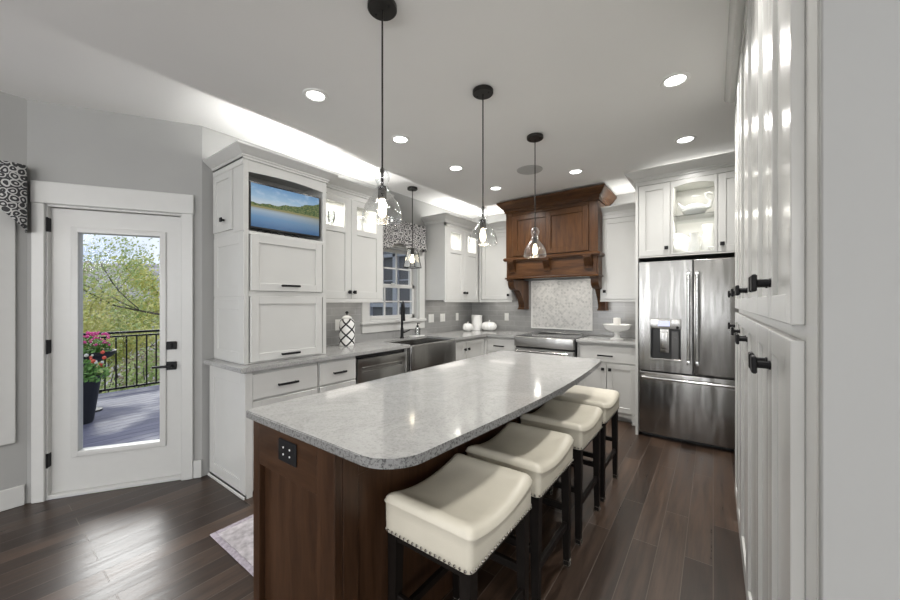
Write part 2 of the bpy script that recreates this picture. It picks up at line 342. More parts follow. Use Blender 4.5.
# ------------------------------------------------------------------ mesh builder
class MB:
    def __init__(s): s.bm = bmesh.new(); s.uv = None
    def box(s, x0, x1, y0, y1, z0, z1, b=0., seg=1, M=None):
        vs = [s.bm.verts.new((x, y, z)) for x in (x0, x1) for y in (y0, y1) for z in (z0, z1)]
        fs = [s.bm.faces.new([vs[i] for i in q]) for q in ((0, 1, 3, 2), (4, 6, 7, 5), (0, 4, 5, 1), (2, 3, 7, 6), (0, 2, 6, 4), (1, 5, 7, 3))]
        if b > 0:
            es = list({e for f in fs for e in f.edges})
            r = bmesh.ops.bevel(s.bm, geom=es, offset=b, segments=seg, affect='EDGES', profile=.6, clamp_overlap=True)
            vs = list({v for f in r['faces'] for v in f.verts} | {v for v in vs if v.is_valid})
        if M is not None:
            for v in vs:
                if v.is_valid: v.co = M @ v.co
        return s
    def ring(s, pts): return [s.bm.verts.new(p) for p in pts]
    def skin(s, rings, closed=True, cap0=True, cap1=True):
        for a, b in zip(rings[:-1], rings[1:]):
            n = len(a)
            for i in range(n if closed else n-1):
                j = (i+1) % n
                try: s.bm.faces.new((a[i], a[j], b[j], b[i]))
                except Exception: pass
        if closed and cap0 and len(rings[0]) > 2:
            try: s.bm.faces.new(list(reversed(rings[0])))
            except Exception: pass
        if closed and cap1 and len(rings[-1]) > 2:
            try: s.bm.faces.new(rings[-1])
            except Exception: pass
    def tube(s, pts, r, n=10, caps=True):
        pts = [Vector(p) for p in pts]; rings = []
        rs = r if isinstance(r, (list, tuple)) else [r]*len(pts)
        prev = None
        for i, p in enumerate(pts):
            d = (pts[min(i+1, len(pts)-1)] - pts[max(i-1, 0)]).normalized()
            if prev is None:
                a = d.orthogonal().normalized()
            else:
                a = (prev - d*prev.dot(d)).normalized()
            prev = a; bb = d.cross(a)
            rings.append(s.ring([p + rs[i]*(cos(2*pi*k/n)*a + sin(2*pi*k/n)*bb) for k in range(n)]))
        s.skin(rings, True, caps, caps); return s
    def cyl(s, p0, p1, r, n=16): return s.tube([p0, p1], r, n)
    def bar(s, p0, p1, w, h, up=(0, 0, 1)):
        p0, p1 = Vector(p0), Vector(p1); d = (p1-p0).normalized(); u = Vector(up); u = (u-d*u.dot(d)).normalized(); q = d.cross(u)
        rr = [s.ring([p + a*w/2*q + b*h/2*u for a, b in ((-1, -1), (1, -1), (1, 1), (-1, 1))]) for p in (p0, p1)]
        s.skin(rr); return s
    def lathe(s, prof, n=32, c=(0, 0, 0), uv=False, caps=True, squash=None):
        rings = []
        for r, z in prof:
            rings.append(s.ring([(c[0]+r*(1 if squash is None else squash(2*pi*k/n))*cos(2*pi*k/n), c[1]+r*(1 if squash is None else squash(2*pi*k/n))*sin(2*pi*k/n), c[2]+z) for k in range(n)]))
        s.skin(rings, True, caps, caps)
        if uv:
            s.bm.normal_update(); l = s.bm.loops.layers.uv.verify()
            z0 = min(p[1] for p in prof); z1 = max(p[1] for p in prof)
            for f in s.bm.faces:
                us = []
                for lp in f.loops:
                    co = lp.vert.co; us.append((atan2(co.y-c[1], co.x-c[0])/(2*pi)) % 1)
                if max(us)-min(us) > .5: us = [x+1 if x < .5 else x for x in us]
                for lp, x in zip(f.loops, us): lp[l].uv = (x, (lp.vert.co.z-c[2]-z0)/(z1-z0))
        return s
    def prism(s, poly, a0, a1, axis='z'):
        f = {'z': lambda p, a: (p[0], p[1], a), 'y': lambda p, a: (p[0], a, p[1]), 'x': lambda p, a: (a, p[0], p[1])}[axis]
        s.skin([s.ring([f(p, a0) for p in poly]), s.ring([f(p, a1) for p in poly])]); return s
    def sweep(s, path, prof, side=1):
        """moulding: prof = [(out, z)] closed loop swept along an open horizontal path, mitred"""
        P = [Vector((p[0], p[1])) for p in path]; rings = []
        for i, p in enumerate(P):
            ns = []
            for a, b in ((i-1, i), (i, i+1)):
                if a < 0 or b >= len(P): continue
                d = (P[b]-P[a]).normalized(); ns.append(Vector((d.y, -d.x))*side)
            m = ns[0] if len(ns) == 1 else (ns[0]+ns[1])/(1+ns[0].dot(ns[1]))
            rings.append(s.ring([(p.x+o*m.x, p.y+o*m.y, z) for o, z in prof]))
        s.skin(rings); return s
    def build(s, name, mat, parent=None, loc=(0, 0, 0), rot=(0, 0, 0), label=None, ang=35, smooth=True):
        bm = s.bm; bmesh.ops.recalc_face_normals(bm, faces=bm.faces)
        me = bpy.data.meshes.new(name); bm.to_mesh(me); bm.free()
        for m in (mat if isinstance(mat, list) else [mat]): me.materials.append(m)
        if smooth and len(me.polygons):
            me.polygons.foreach_set('use_smooth', [True]*len(me.polygons))
            try: me.set_sharp_from_angle(angle=radians(ang))
            except Exception: pass
        o = bpy.data.objects.new(name, me); COL.objects.link(o); o.location = loc; o.rotation_euler = rot
        if parent: o.parent = parent
        if label: o['label'] = label
        return o
def tag(o, label, cat, group=None):
    o['label'] = label; o['category'] = cat
    if group: o['group'] = group
    return o
def thing(name, label, cat, loc=(0, 0, 0), rz=0., group=None):
    o = bpy.data.objects.new(name, None); COL.objects.link(o); o.empty_display_size = .05
    o.location = loc; o.rotation_euler = (0, 0, rz); return tag(o, label, cat, group)
def struct(name, mb, mat, parent=None, **k):
    o = mb.build(name, mat, parent, **k)
    if parent is None: o['kind'] = 'structure'
    return o
def copy_tree(o, parent=None):
    c = o.copy(); COL.objects.link(c)
    if parent is not None: c.parent = parent
    for ch in list(o.children): copy_tree(ch, c)
    return c
EAST = radians(90); SOUTH = 0.; WEST = radians(-90)

# ------------------------------------------------------------------ THE SETTING
CH = 2.74
XW, YB_ = -3.22, 5.0
P0 = Vector((-3.75, .26)); P1 = Vector((-3.22, 1.11)); DD = (P1-P0).normalized(); DL = (P1-P0).length; DANG = atan2(DD.y, DD.x)
outline = [(-3.75, -4.5), (4.0, -4.5), (4.0, .83), (.78, .83), (.78, 5.0), (-3.22, 5.0), (-3.22, 1.11), (-3.75, .26)]
m = MB(); m.prism(outline, -.08, 0); struct('floor', m, FLOORM)
m = MB(); m.prism([(-3.95, -4.7), (4.2, -4.7), (4.2, 5.2), (-3.42, 5.2), (-3.42, 1.2), (-3.95, .3)], CH, CH+.12); struct('ceiling', m, CEILM)
def wall_holes(m, u0, u1, z0, z1, y0, y1, holes):
    """wall in local x (u), thickness y0..y1, with rectangular holes"""
    xs = sorted({u0, u1} | {h[0] for h in holes} | {h[1] for h in holes}); zs = sorted({z0, z1} | {h[2] for h in holes} | {h[3] for h in holes})
    for a, b in zip(xs[:-1], xs[1:]):
        for c, d in zip(zs[:-1], zs[1:]):
            if not any(h[0] <= a and h[1] >= b and h[2] <= c and h[3] >= d for h in holes): m.box(a, b, y0, y1, c, d)
    return m
WY0, WY1, WZ0, WZ1 = 2.79, 3.66, 1.13, 2.06
m = MB(); wall_holes(m, 1.11, 5.16, 0, CH, 0, .16, [(WY0, WY1, WZ0, WZ1)]); struct('wall_left', m, WALLM, loc=(XW, 0, 0), rot=(0, 0, EAST))
m = MB(); m.box(-3.22, .94, 5.0, 5.16, 0, CH); struct('wall_back', m, WALLM)
DS0, DS1 = .092, .874
m = MB(); wall_holes(m, 0, DL, 0, CH, 0, .16, [(DS0, DS1, 0, 2.04)]); struct('wall_door', m, WALLM, loc=(P0.x, P0.y, 0), rot=(0, 0, DANG))
m = MB(); wall_holes(m, -4.5, .26, 0, CH, 0, .16, [(-1.15, .09, .55, 2.12)]); struct('wall_bay', m, WALLM, loc=(-3.75, 0, 0), rot=(0, 0, EAST))
RW = [(x-w_/2, x+w_/2, .45, 2.45) for x, w_ in REARW]
m = MB(); wall_holes(m, -3.91, 4.16, 0, CH, -4.66, -4.5, RW); struct('wall_rear', m, WALLM)
RS = [(-y-.65, -y+.65, .45, 2.45) for y in (-3.2, -1.4)]
m = MB(); wall_holes(m, -.99, 4.5, 0, CH, 0, .16, RS); struct('wall_far_right', m, WALLM, loc=(4.0, 0, 0), rot=(0, 0, WEST))
m = MB(); m.box(.78, 4.0, .83, .99, 0, CH); struct('wall_side', m, WALLM)
m = MB(); m.box(.78, .94, .99, 5.0, 0, CH); struct('wall_right', m, WALLM)
# rear windows (frames only, they light the room from behind the camera)
def win_frame(name, loc, rz, w, z0, z1, cols=2, rows=2):
    m = MB(); x0, x1 = -w/2, w/2
    for a, b in ((x0, x0+.05), (x1-.05, x1)): m.box(a, b, .03, .09, z0, z1)
    m.box(x0, x1, .03, .09, z0, z0+.05); m.box(x0, x1, .03, .09, z1-.05, z1)
    for i in range(1, cols): x = x0+w*i/cols; m.box(x-.02, x+.02, .04, .08, z0, z1)
    for i in range(1, rows): z = z0+(z1-z0)*i/rows; m.box(x0, x1, .04, .08, z-.02, z+.02)
    for a, b, c, d in ((x0-.1, x0, z0-.1, z1+.1), (x1, x1+.1, z0-.1, z1+.1), (x0, x1, z0-.1, z0), (x0, x1, z1, z1+.1)): m.box(a, b, -.02, 0, c, d, .004)
    return struct(name, m, TRIMM, loc=loc, rot=(0, 0, rz))
for i, (x, w_) in enumerate(REARW): win_frame('window_%d' % (i+3), (x, -4.5, 0), pi, w_, .45, 2.45, 2 if w_ > .5 else 1)
for i, y in enumerate((-3.2, -1.4)): win_frame('window_%d' % (i+8), (4.0, y, 0), WEST, 1.3, .45, 2.45)
# bay window 2
m = MB(); y0, y1 = -1.15, .09
for a, b, c, d in ((y0-.12, y0, .43, 2.24), (y1, y1+.12, .43, 2.24), (y0, y1, .43, .55), (y0, y1, 2.12, 2.24)): m.box(a, b, -.022, 0, c, d, .004)
m.box(y1+.0, y1+.03, -.03, -.02, .45, 2.22, .003)
for a, b, c, d in ((y0, y0+.05, .55, 2.12), (y1-.05, y1, .55, 2.12), (y0, y1, .55, .6), (y0, y1, 2.07, 2.12), (-.55, -.51, .55, 2.12), (y0, y1, 1.3, 1.34)): m.box(a, b, .04, .1, c, d)
w2 = struct('window_2', m, TRIMM, loc=(-3.75, 0, 0), rot=(0, 0, EAST))
# kitchen window 1
m = MB()
for a, b, c, d in ((WY0-.11, WY0, 1.11, 2.17), (WY1, WY1+.11, 1.11, 2.17), (WY0-.11, WY1+.11, 2.06, 2.19)): m.box(a, b, -.022, 0, c, d, .004)
m.box(WY0-.13, WY1+.12, -.045, .0, 1.105, 1.135, .006, 2); m.box(WY0-.11, WY1+.11, -.022, 0, 1.005, 1.105, .004)
w1 = struct('window_1', m, TRIMM, loc=(XW, 0, 0), rot=(0, 0, EAST))
m = MB()
m.box(WY0, WY0+.018, 0, .14, WZ0, WZ1); m.box(WY1-.018, WY1, 0, .14, WZ0, WZ1); m.box(WY0, WY1, 0, .14, WZ0, WZ0+.018); m.box(WY0, WY1, 0, .14, WZ1-.018, WZ1)
m.build('window_jamb', TRIMM, w1)
def sash(name, z0, z1, y, rows):
    m = MB(); a, b = WY0+.02, WY1-.02; f = .045
    m.box(a, a+f, y, y+.035, z0, z1, .003); m.box(b-f, b, y, y+.035, z0, z1, .003); m.box(a, b, y, y+.035, z0, z0+f, .003); m.box(a, b, y, y+.035, z1-f, z1, .003)
    for i in (1, 2): x = a+f+(b-a-2*f)*i/3; m.box(x-.009, x+.009, y+.005, y+.03, z0, z1)
    for i in range(1, rows): z = z0+f+(z1-z0-2*f)*i/rows; m.box(a, b, y+.005, y+.03, z-.009, z+.009)
    s_ = m.build(name, TRIMM, w1)
    g = MB(); g.box(a+.01, b-.01, y+.016, y+.02, z0+.01, z1-.01); g.build('pane', GLASS, s_)
sash('lower_sash', WZ0+.02, 1.585, .055, 2); sash('upper_sash', 1.545, WZ1-.02, .095, 2)
m = MB(); m.box(3.2, 3.26, .045, .056, 1.575, 1.60, .003); m.build('sash_lock', TRIMM, w1)
# door 1
m = MB(); DY = .035
x0, x1, z0, z1 = DS0+.012, DS1-.014, .03, 2.022
gx0, gx1, gz0, gz1 = .240, .735, .293, 1.872
for a, b, c, d in ((x0, gx0, z0, z1), (gx1, x1, z0, z1), (gx0, gx1, z0, gz0), (gx0, gx1, gz1, z1)): m.box(a, b, DY, DY+.045, c, d)
d1 = struct('door_1', m, TRIMM, loc=(P0.x, P0.y, 0), rot=(0, 0, DANG))
m = MB()
for a, b, c, d in ((gx0-.028, gx0+.012, gz0-.028, gz1+.028), (gx1-.012, gx1+.028, gz0-.028, gz1+.028), (gx0, gx1, gz0-.028, gz0+.012), (gx0, gx1, gz1-.012, gz1+.028)): m.box(a, b, DY-.012, DY+.057, c, d, .006, 2)
m.build('glass_frame', TRIMM, d1)
m = MB(); m.box(gx0+.005, gx1-.005, DY+.02, DY+.028, gz0+.005, gz1-.005); m.build('glass_pane', GLASS, d1)
for z in (1.90, 1.055, .27):
    m = MB(); m.box(DS0+.001, DS0+.014, DY-.034, DY+.002, z-.048, z+.048, .002); m.cyl((DS0+.008, DY-.034, z-.05), (DS0+.008, DY-.034, z+.05), .006, 10); m.build('hinge', BLACK, d1)
m = MB(); m.box(.765, .83, DY-.014, DY, 1.0, 1.062, .004); m.box(.79, .805, DY-.03, DY-.012, 1.015, 1.047, .003); m.build('deadbolt', BLACK, d1)
m = MB(); m.box(.765, .83, DY-.014, DY, .845, .907, .004); m.cyl((.797, DY, .877), (.797, DY-.05, .877), .011, 12)
m.box(.69, .808, DY-.062, DY-.045, .868, .886, .004, 2); m.build('lever_handle', BLACK, d1)
m = MB(); m.box(.856, .862, DY-.001, DY+.03, .84, .92); m.build('strike_plate', BLACK, d1)
m = MB(); m.box(DS0, DS1, .0, .15, 0, .028, .004); m.build('threshold', TRIMM, d1)
m = MB(); C0, C1 = .030, .946
m.box(C0, DS0+.004, -.022, 0, 0, 2.04, .004); m.box(DS1-.004, C1, -.022, 0, 0, 2.04, .004); m.box(C0-.004, C1+.006, -.026, 0, 2.04, 2.19, .005)
m.box(DS0, DS0+.012, 0, .15, 0, 2.04); m.box(DS1-.012, DS1, 0, .15, 0, 2.04); m.box(DS0, DS1, 0, .15, 2.026, 2.04)
m.box(DS0+.012, DS0+.024, DY+.046, DY+.06, 0, 2.03); m.box(DS1-.024, DS1-.012, DY+.046, DY+.06, 0, 2.03)
struct('trim_1', m, TRIMM, loc=(P0.x, P0.y, 0), rot=(0, 0, DANG))
m = MB(); m.box(C1, DL-.0, -.016, 0, 0, .135, .004); struct('baseboard_door_wall', m, TRIMM, loc=(P0.x, P0.y, 0), rot=(0, 0, DANG))
m = MB(); m.box(-4.5, .25, -.016, 0, 0, .135, .004); struct('baseboard_bay', m, TRIMM, loc=(-3.75, 0, 0), rot=(0, 0, EAST))

# ------------------------------------------------------------------ cabinet kit (local: x along the front, y into the cabinet, fronts at y = 0)
T = .02
def shaker(m, x0, x1, z0, z1, fr=.06, y=0., rec=.010, b=.0018):
    m.box(x0, x0+fr, y, y+T, z0, z1, b); m.box(x1-fr, x1, y, y+T, z0, z1, b)
    m.box(x0+fr-.001, x1-fr+.001, y+.0002, y+T, z0, z0+fr, b); m.box(x0+fr-.001, x1-fr+.001, y+.0002, y+T, z1-fr, z1, b)
    m.box(x0+fr-.003, x1-fr+.003, y+rec, y+T, z0+fr-.003, z1-fr+.003)
def knob(par, x, z, y=0., mat=None, s=.034):
    e = .010 if s > .04 else 0.
    m = MB(); m.cyl((x, y+.002, z), (x, y-.018-e, z), .0095, 10); m.cyl((x, y+.001, z), (x, y-.004, z), .011, 14); m.box(x-s/2, x+s/2, y-.028-e, y-.017-e, z-s/2, z+s/2, .003)
    return m.build('knob', mat or BLACK, par)
def pull(par, x, z, L=.13, y=0.):
    m = MB(); m.box(x-L/2, x+L/2, y-.036, y-.021, z-.008, z+.008, .0025)
    for s_ in (-1, 1): m.box(x+s_*(L/2-.014)-.005, x+s_*(L/2-.014)+.005, y-.026, y+.001, z-.005, z+.005)
    return m.build('handle', BLACK, par)
def door(par, x0, x1, z0, z1, k=None, p=None, fr=.058, y=0., name='door', knob_s=.034):
    m = MB(); shaker(m, x0, x1, z0, z1, fr, y); d = m.build(name, CABW, par)
    if k: knob(d, k[0], k[1], y, s=knob_s)
    if p: pull(d, p[0], p[1], p[2] if len(p) > 2 else .13, y)
    return d
def drawer(par, x0, x1, z0, z1, p=None):
    m = MB(); m.box(x0, x1, 0, T, z0, z1, .003); d = m.build('drawer', CABW, par)
    if p: pull(d, p[0], p[1], p[2] if len(p) > 2 else .13)
    return d
def arch_toe(m, w, x0=0.):
    a = x0+.05; b = w-.05; pts = [(x0, 0), (a-.01, 0), (a, .03)]
    for i in range(9): t = i/8; pts.append((a+.02+(b-a-.04)*t, .055+.018*sin(pi*t)))
    pts += [(b, .03), (b+.01, 0), (w, 0), (w, .105), (x0, .105)]
    m.prism(pts, .02, .04, 'y')
CROWN = [(0, 0), (.012, 0), (.012, .012), (.020, .020), (.020, .028), (.035, .036), (.058, .055), (.072, .066), (.078, .070), (.078, .082), (0, .082)]
def crown(par, path, z, h=None, s=1., mat=None, side=1, name='crown_moulding'):
    pr = [(o*s, z+a*(h/.082 if h else s)) for o, a in CROWN]
    pr[0] = (-.010, pr[0][1]); pr[-1] = (-.010, pr[-1][1])
    m = MB(); m.sweep(path, pr, side); return m.build(name, mat or CABW, par)

# ---- tall TV cabinet (stands on the left counter end)
tw = .672
tv = thing('tall_cabinet', 'tall white cabinet with television niche and two lift doors beside the glazed door', 'cabinet', (-2.70, 1.193, 0), EAST)
m = MB(); D = .515
m.box(0, tw, .02, D, .916, 1.87); m.box(0, .02, .02, D, 1.87, 2.40); m.box(tw-.02, tw, .02, D, 1.87, 2.40); m.box(.02, tw-.02, .30, D, 1.87, 2.40)
m.box(0, tw, .02, D, 2.375, 2.40)
m.build('body', CABW, tv)
m = MB(); m.box(0, .030, 0, .02, .916, 2.40, .001); m.box(tw-.034, tw, 0, .02, .916, 2.40, .001); m.box(.030, tw-.034, 0, .02, 1.855, 1.882); m.box(.030, tw-.034, 0, .02, .916, .925); m.box(.030, tw-.034, 0, .02, 1.405, 1.445)
pts = [(.030, 2.40), (.030, 2.305)]+[(.030+(tw-.064)*i/10, 2.305+.016*sin(pi*i/10)) for i in range(1, 10)]+[(tw-.034, 2.305), (tw-.034, 2.40)]
m.prism(pts, 0, .02, 'y'); m.build('face_frame', CABW, tv)
door(tv, .038, tw-.052, 1.447, 1.858, p=(.33, 1.49, .15), y=-.018, name='lift_door'); door(tv, .038, tw-.052, .929, 1.408, p=(.33, .965, .15), y=-.018, name='lift_door')
# side door on the end panel, local x = 0 face (towards the camera's left)
sp = MB()
def sbox(m, y0, y1, z0, z1, o0, o1, b=.0015): m.box(-o1, -o0, y0, y1, z0, z1, b)
def side_shaker(m, y0, y1, z0, z1, fr=.05, o=.0, t=.018, rec=.009):
    sbox(m, y0, y0+fr, z0, z1, o, o+t); sbox(m, y1-fr, y1, z0, z1, o, o+t); sbox(m, y0+fr-.001, y1-fr+.001, z0, z0+fr, o, o+t-.0002); sbox(m, y0+fr-.001, y1-fr+.001, z1-fr, z1, o, o+t-.0002)
    sbox(m, y0+fr-.003, y1-fr+.003, z0+fr-.003, z1-fr+.003, o, o+t-rec)
side_shaker(sp, .165, .49, 1.905, 2.345); sd = sp.build('side_door', CABW, tv)
m = MB(); m.cyl((-.016, .29, 1.985), (-.036, .29, 1.985), .008, 10); m.box(-.047, -.035, .274, .306, 1.969, 2.001, .003); m.build('knob', BLACK, sd)
m = MB()
for z0, z1 in ((1.405, 1.865), (.925, 1.385)): side_shaker(m, .0, .51, z0, z1, .075, 0, .006, .005)
sbox(m, .0, .512, 2.352, 2.405, 0, .012); sbox(m, .0, .16, 1.88, 2.352, 0, .006)
m.build('side_panel', CABW, tv)
crown(tv, [(0, D-.0), (0, 0), (tw, 0), (tw, .30)], 2.392, .082, 1., side=1)
# ---- television
t_ = thing('television', 'small flat television showing a lake and hills, tilted in the cabinet niche', 'television', (-2.735, 1.535, 1.893), EAST+radians(-3))
m = MB(); m.box(-.286, .286, 0, .032, .020, .368, .006, 2); m.build('casing', PLAST, t_)
m = MB(); bm = m.bm; l = bm.loops.layers.uv.verify()
vs = [bm.verts.new(p) for p in ((-.274, -.0006, .034), (.274, -.0006, .034), (.274, -.0006, .356), (-.274, -.0006, .356))]; f = bm.faces.new(vs)
for lp, uv in zip(f.loops, ((0, 0), (1, 0), (1, 1), (0, 1))): lp[l].uv = uv
m.build('screen', TVPIC, t_, smooth=False)
m = MB(); m.box(-.05, .05, .03, .12, .15, .25, .004); m.box(-.02, .02, .10, .235, .18, .22); m.build('wall_bracket', GREYP, t_)
m = MB(); m.tube([(-.22+.016*i, .02+.014*cos(i*1.7), -.006+.017*abs(sin(i*.9))) for i in range(22)], .0035, 6)
tag(m.build('power_cable', PLAST, loc=(-2.735, 1.525, 1.896), rot=(0, 0, EAST)), 'black cable lying loose in the niche under the television', 'cable')

# ---- base cabinets
def base_body(par, w, D=.60, left_panel=False):
    m = MB(); m.box(0, w, .02, D, .105, .878); m.box(.0, w, .09, D, 0, .105); arch_toe(m, w)
    if left_panel: m.box(0, .02, .02, D, 0, .105)
    return m.build('body', CABW, par)
c = thing('base_cabinet', 'white base cabinet with a wide drawer at the free end beside the glazed door', 'cabinet', (-2.60, 1.166, 0), EAST)
base_body(c, .56, left_panel=True)
m = MB(); m.box(0, .038, 0, .02, .0, .878, .001); m.build('corner_stile', CABW, c)
drawer(c, .04, .55, .675, .855, (.29, .755, .16)); door(c, .04, .55, .115, .662, p=None)
m = MB(); side_shaker(m, .0, .60, .03, .870, .085, 0, .012, .008); sbox(m, 0, .61, 0, .022, .012, .024, .004); m.build('end_panel', CABW, c)
c = thing('base_cabinet', 'narrow white base cabinet with one small drawer left of the dishwasher', 'cabinet', (-2.60, 1.73, 0), EAST)
base_body(c, .385); drawer(c, .01, .375, .675, .855, (.19, .762, .13)); door(c, .01, .375, .115, .662, k=(.34, .60))
# dishwasher
c = thing('dishwasher', 'stainless dishwasher between the drawers and the farmhouse sink', 'dishwasher', (-2.60, 2.118, 0), EAST)
m = MB(); m.box(0, .645, .03, .58, .10, .872); m.box(.01, .635, .06, .5, 0, .10); m.build('body', PLAST, c)
m = MB(); m.box(.012, .633, -.004, .03, .755, .838, .004, 2); m.box(.012, .633, .004, .03, .13, .715, .004, 2); m.box(.012, .06, .002, .03, .71, .76); m.box(.585, .633, .002, .03, .71, .76)
m.box(.055, .59, .022, .03, .71, .76); m.build('front_panel', STEELH, c)
m = MB(); m.box(.06, .585, -.010, .004, .742, .762, .005, 2); m.build('handle', STEELH, c)
# sink base + farmhouse sink
c = thing('sink_cabinet', 'white two-door cabinet under the farmhouse sink', 'cabinet', (-2.60, 2.775, 0), EAST)
m = MB(); m.box(0, .86, .02, .58, .105, .62); m.box(0, .018, .02, .58, .62, .878); m.box(.842, .86, .02, .58, .62, .878); m.box(0, .86, .09, .58, 0, .105); m.box(0, .86, .565, .58, .62, .878); arch_toe(m, .86); m.build('body', CABW, c)
door(c, .01, .427, .115, .615, k=(.40, .575)); door(c, .433, .85, .115, .615, k=(.46, .575))
c = thing('farmhouse_sink', 'stainless apron-front farmhouse sink below the window', 'sink', (-2.56, 2.798, 0), EAST)
m = MB(); W_ = .815
m.box(0, W_, 0, .025, .632, .902, .012, 3); m.box(0, .02, .02, .47, .66, .898, .003); m.box(W_-.02, W_, .02, .47, .66, .898, .003); m.box(0, W_, .45, .47, .66, .898, .003); m.box(.0, W_, .02, .47, .64, .665, .003)
m.build('basin', STEEL, c)
m = MB(); m.lathe([(.045, 0), (.05, .004), (.03, .006), (.0001, .003)], 20, (W_/2, .25, .665)); m.build('drain', CHROME, c)
# corner base, right of sink
c = thing('base_cabinet', 'white corner base cabinet with two small doors right of the farmhouse sink', 'cabinet', (-2.60, 3.645, 0), EAST)
base_body(c, .735); door(c, .02, .250, .115, .850, k=(.215, .745)); door(c, .262, .70, .115, .850, k=(.297, .745))
c = thing('base_cabinet', 'white base cabinet with drawer left of the range', 'cabinet', (-2.60, 4.385, 0), SOUTH)
base_body(c, .475); m = MB(); m.box(-.024, .026, -.022, .02, .1, .878); m.build('corner_filler', CABW, c); drawer(c, .03, .462, .675, .855, (.225, .755, .16)); door(c, .03, .462, .115, .662, k=(.42, .6))
c = thing('base_cabinet', 'white base cabinet with drawer and two doors between range and refrigerator', 'cabinet', (-1.325, 4.385, 0), SOUTH)
base_body(c, .675); drawer(c, .035, .64, .67, .855, (.325, .745, .17)); door(c, .035, .334, .115, .655, k=(.30, .59)); door(c, .341, .64, .115, .655, k=(.375, .59))
m = MB(); m.prism([(.615, 0), (.675, 0), (.675, .11), (.60, .11), (.60, .05)], -.005, .02, 'y'); m.box(.60, .68, -.012, .02, 0, .022, .004); m.build('foot', CABW, c)
# ---- counters
cp = [(-3.215, 1.115), (-2.572, 1.115), (-2.572, 2.795), (-3.035, 2.795), (-3.035, 3.615), (-2.572, 3.615), (-2.572, 4.355), (-2.118, 4.355), (-2.118, 4.995), (-3.215, 4.995)]
m = MB(); m.prism(cp, .880, .914)
es = [e for e in m.bm.edges if abs(e.verts[0].co.z-e.verts[1].co.z) < 1e-6]; bmesh.ops.bevel(m.bm, geom=es, offset=.004, segments=2, affect='EDGES')
tag(m.build('countertop', GRAN2), 'grey granite L-shaped countertop along the window wall into the corner', 'countertop')
m = MB(); m.box(-1.327, -.645, 4.355, 4.995, .880, .914, .004, 2)
tag(m.build('countertop', GRAN2), 'short grey granite countertop between range and refrigerator', 'countertop')

# ---- backsplash
m = MB(); wall_holes(m, 1.87, 4.99, .915, 1.40, -.008, 0, [(WY0-.112, WY1+.112, 1.004, 1.40)]); struct('trim_2', m, TILEY, loc=(XW, 0, 0), rot=(0, 0, EAST))
bpy.data.objects['trim_2'].rotation_euler = (0, 0, EAST)
TILE_LOCAL_X = make_tile('grey_subway_tile_left_wall', 'x'); bpy.data.objects['trim_2'].data.materials[0] = TILE_LOCAL_X
m = MB(); wall_holes(m, -3.21, -.645, .915, 1.72, 4.992, 5.0, [(-2.16, -1.31, .985, 1.66)]); struct('trim_3', m, TILEX)
c = thing('mosaic_panel', 'framed pale marble mosaic tile panel above the range', 'tile panel', (-1.735, 4.992, .985))
m = MB(); m.box(-.425, .425, -.004, .006, 0, .675); m.build('mosaic', MOSAIC, c)
m = MB()
for a, b, c0, c1 in ((-.437, -.419, -.012, .687), (.419, .437, -.012, .687), (-.419, .419, -.012, .006), (-.419, .419, .669, .687)): m.box(a, b, -.012, .0, c0, c1, .003)
m.build('pencil_frame', PLATE, c)

# ---- upper cabinets
def glassdoor(par, x0, x1, z0, z1, zg0, zg1, k=None, arch=0., fr=.055, solid=True):
    """door with a glass light at the top and (optionally) a recessed panel below"""
    m = MB(); b = .0015
    m.box(x0, x0+fr, 0, T, z0, z1, b); m.box(x1-fr, x1, 0, T, z0, z1, b)
    if arch:
        pts = [(x0+fr, z1), (x0+fr, zg1-arch)]+[(x0+fr+(x1-x0-2*fr)*i/12, zg1-arch+arch*sin(pi*i/12)) for i in range(1, 12)]+[(x1-fr, zg1-arch), (x1-fr, z1)]
        m.prism(pts, 0, T, 'y')
    else: m.box(x0+fr-.001, x1-fr+.001, .0002, T, zg1, z1, b)
    if solid:
        m.box(x0+fr-.001, x1-fr+.001, .0002, T, zg0-.055, zg0, b); m.box(x0+fr-.001, x1-fr+.001, .0002, T, z0, z0+fr, b)
        m.box(x0+fr-.003, x1-fr+.003, .010, T, z0+fr-.003, zg0-.05)
    else: m.box(x0+fr-.001, x1-fr+.001, .0002, T, z0, zg0, b)
    d = m.build('glass_door', CABW, par)
    g = MB(); g.box(x0+fr-.004, x1-fr+.004, .012, .016, zg0-.004, zg1+.004); g.build('pane', CABGL, d)
    if k: knob(d, k[0], k[1])
    return d
def carcass(par, w, D, z0, z1, zs, div=None, mat=None):
    """solid below zs, open lit box above"""
    m = MB()
    if zs > z0: m.box(0, w, .02, D, z0, zs)
    m.box(0, .018, .02, D, zs, z1); m.box(w-.018, w, .02, D, zs, z1); m.box(.018, w-.018, D-.012, D, zs, z1); m.box(.018, w-.018, .02, D-.012, z1-.018, z1)
    if zs <= z0: m.box(.018, w-.018, .02, D-.012, z0, z0+.018)
    if div: m.box(div-.012, div+.012, .02, D-.02, zs, z1)
    return m.build('body', mat or CABW, par)
WARM = (1, .95, .87)
uz0, uz1, gz = 1.385, 2.43, 2.06
c = thing('wall_cabinet', 'white wall cabinet with two glass-topped doors between television cabinet and window', 'cabinet', (-2.87, 1.870, 0), EAST)
uw = .815; carcass(c, uw, .345, uz0, uz1, 2.03)
m = MB(); m.box(0, .035, 0, .02, uz0, uz1); m.box(uw-.02, uw, 0, .02, uz0, uz1); m.box(0, uw, 0, .02, 2.375, uz1); m.box(.035, uw-.02, 0.004, .02, uz0, uz0+.012); m.build('face_frame', CABW, c)
glassdoor(c, .03, .395, uz0+.012, 2.37, 2.085, 2.315, (.368, 1.46), fr=.07)
glassdoor(c, .40, uw-.018, uz0+.012, 2.37, 2.085, 2.315, (.427, 1.46), fr=.07)
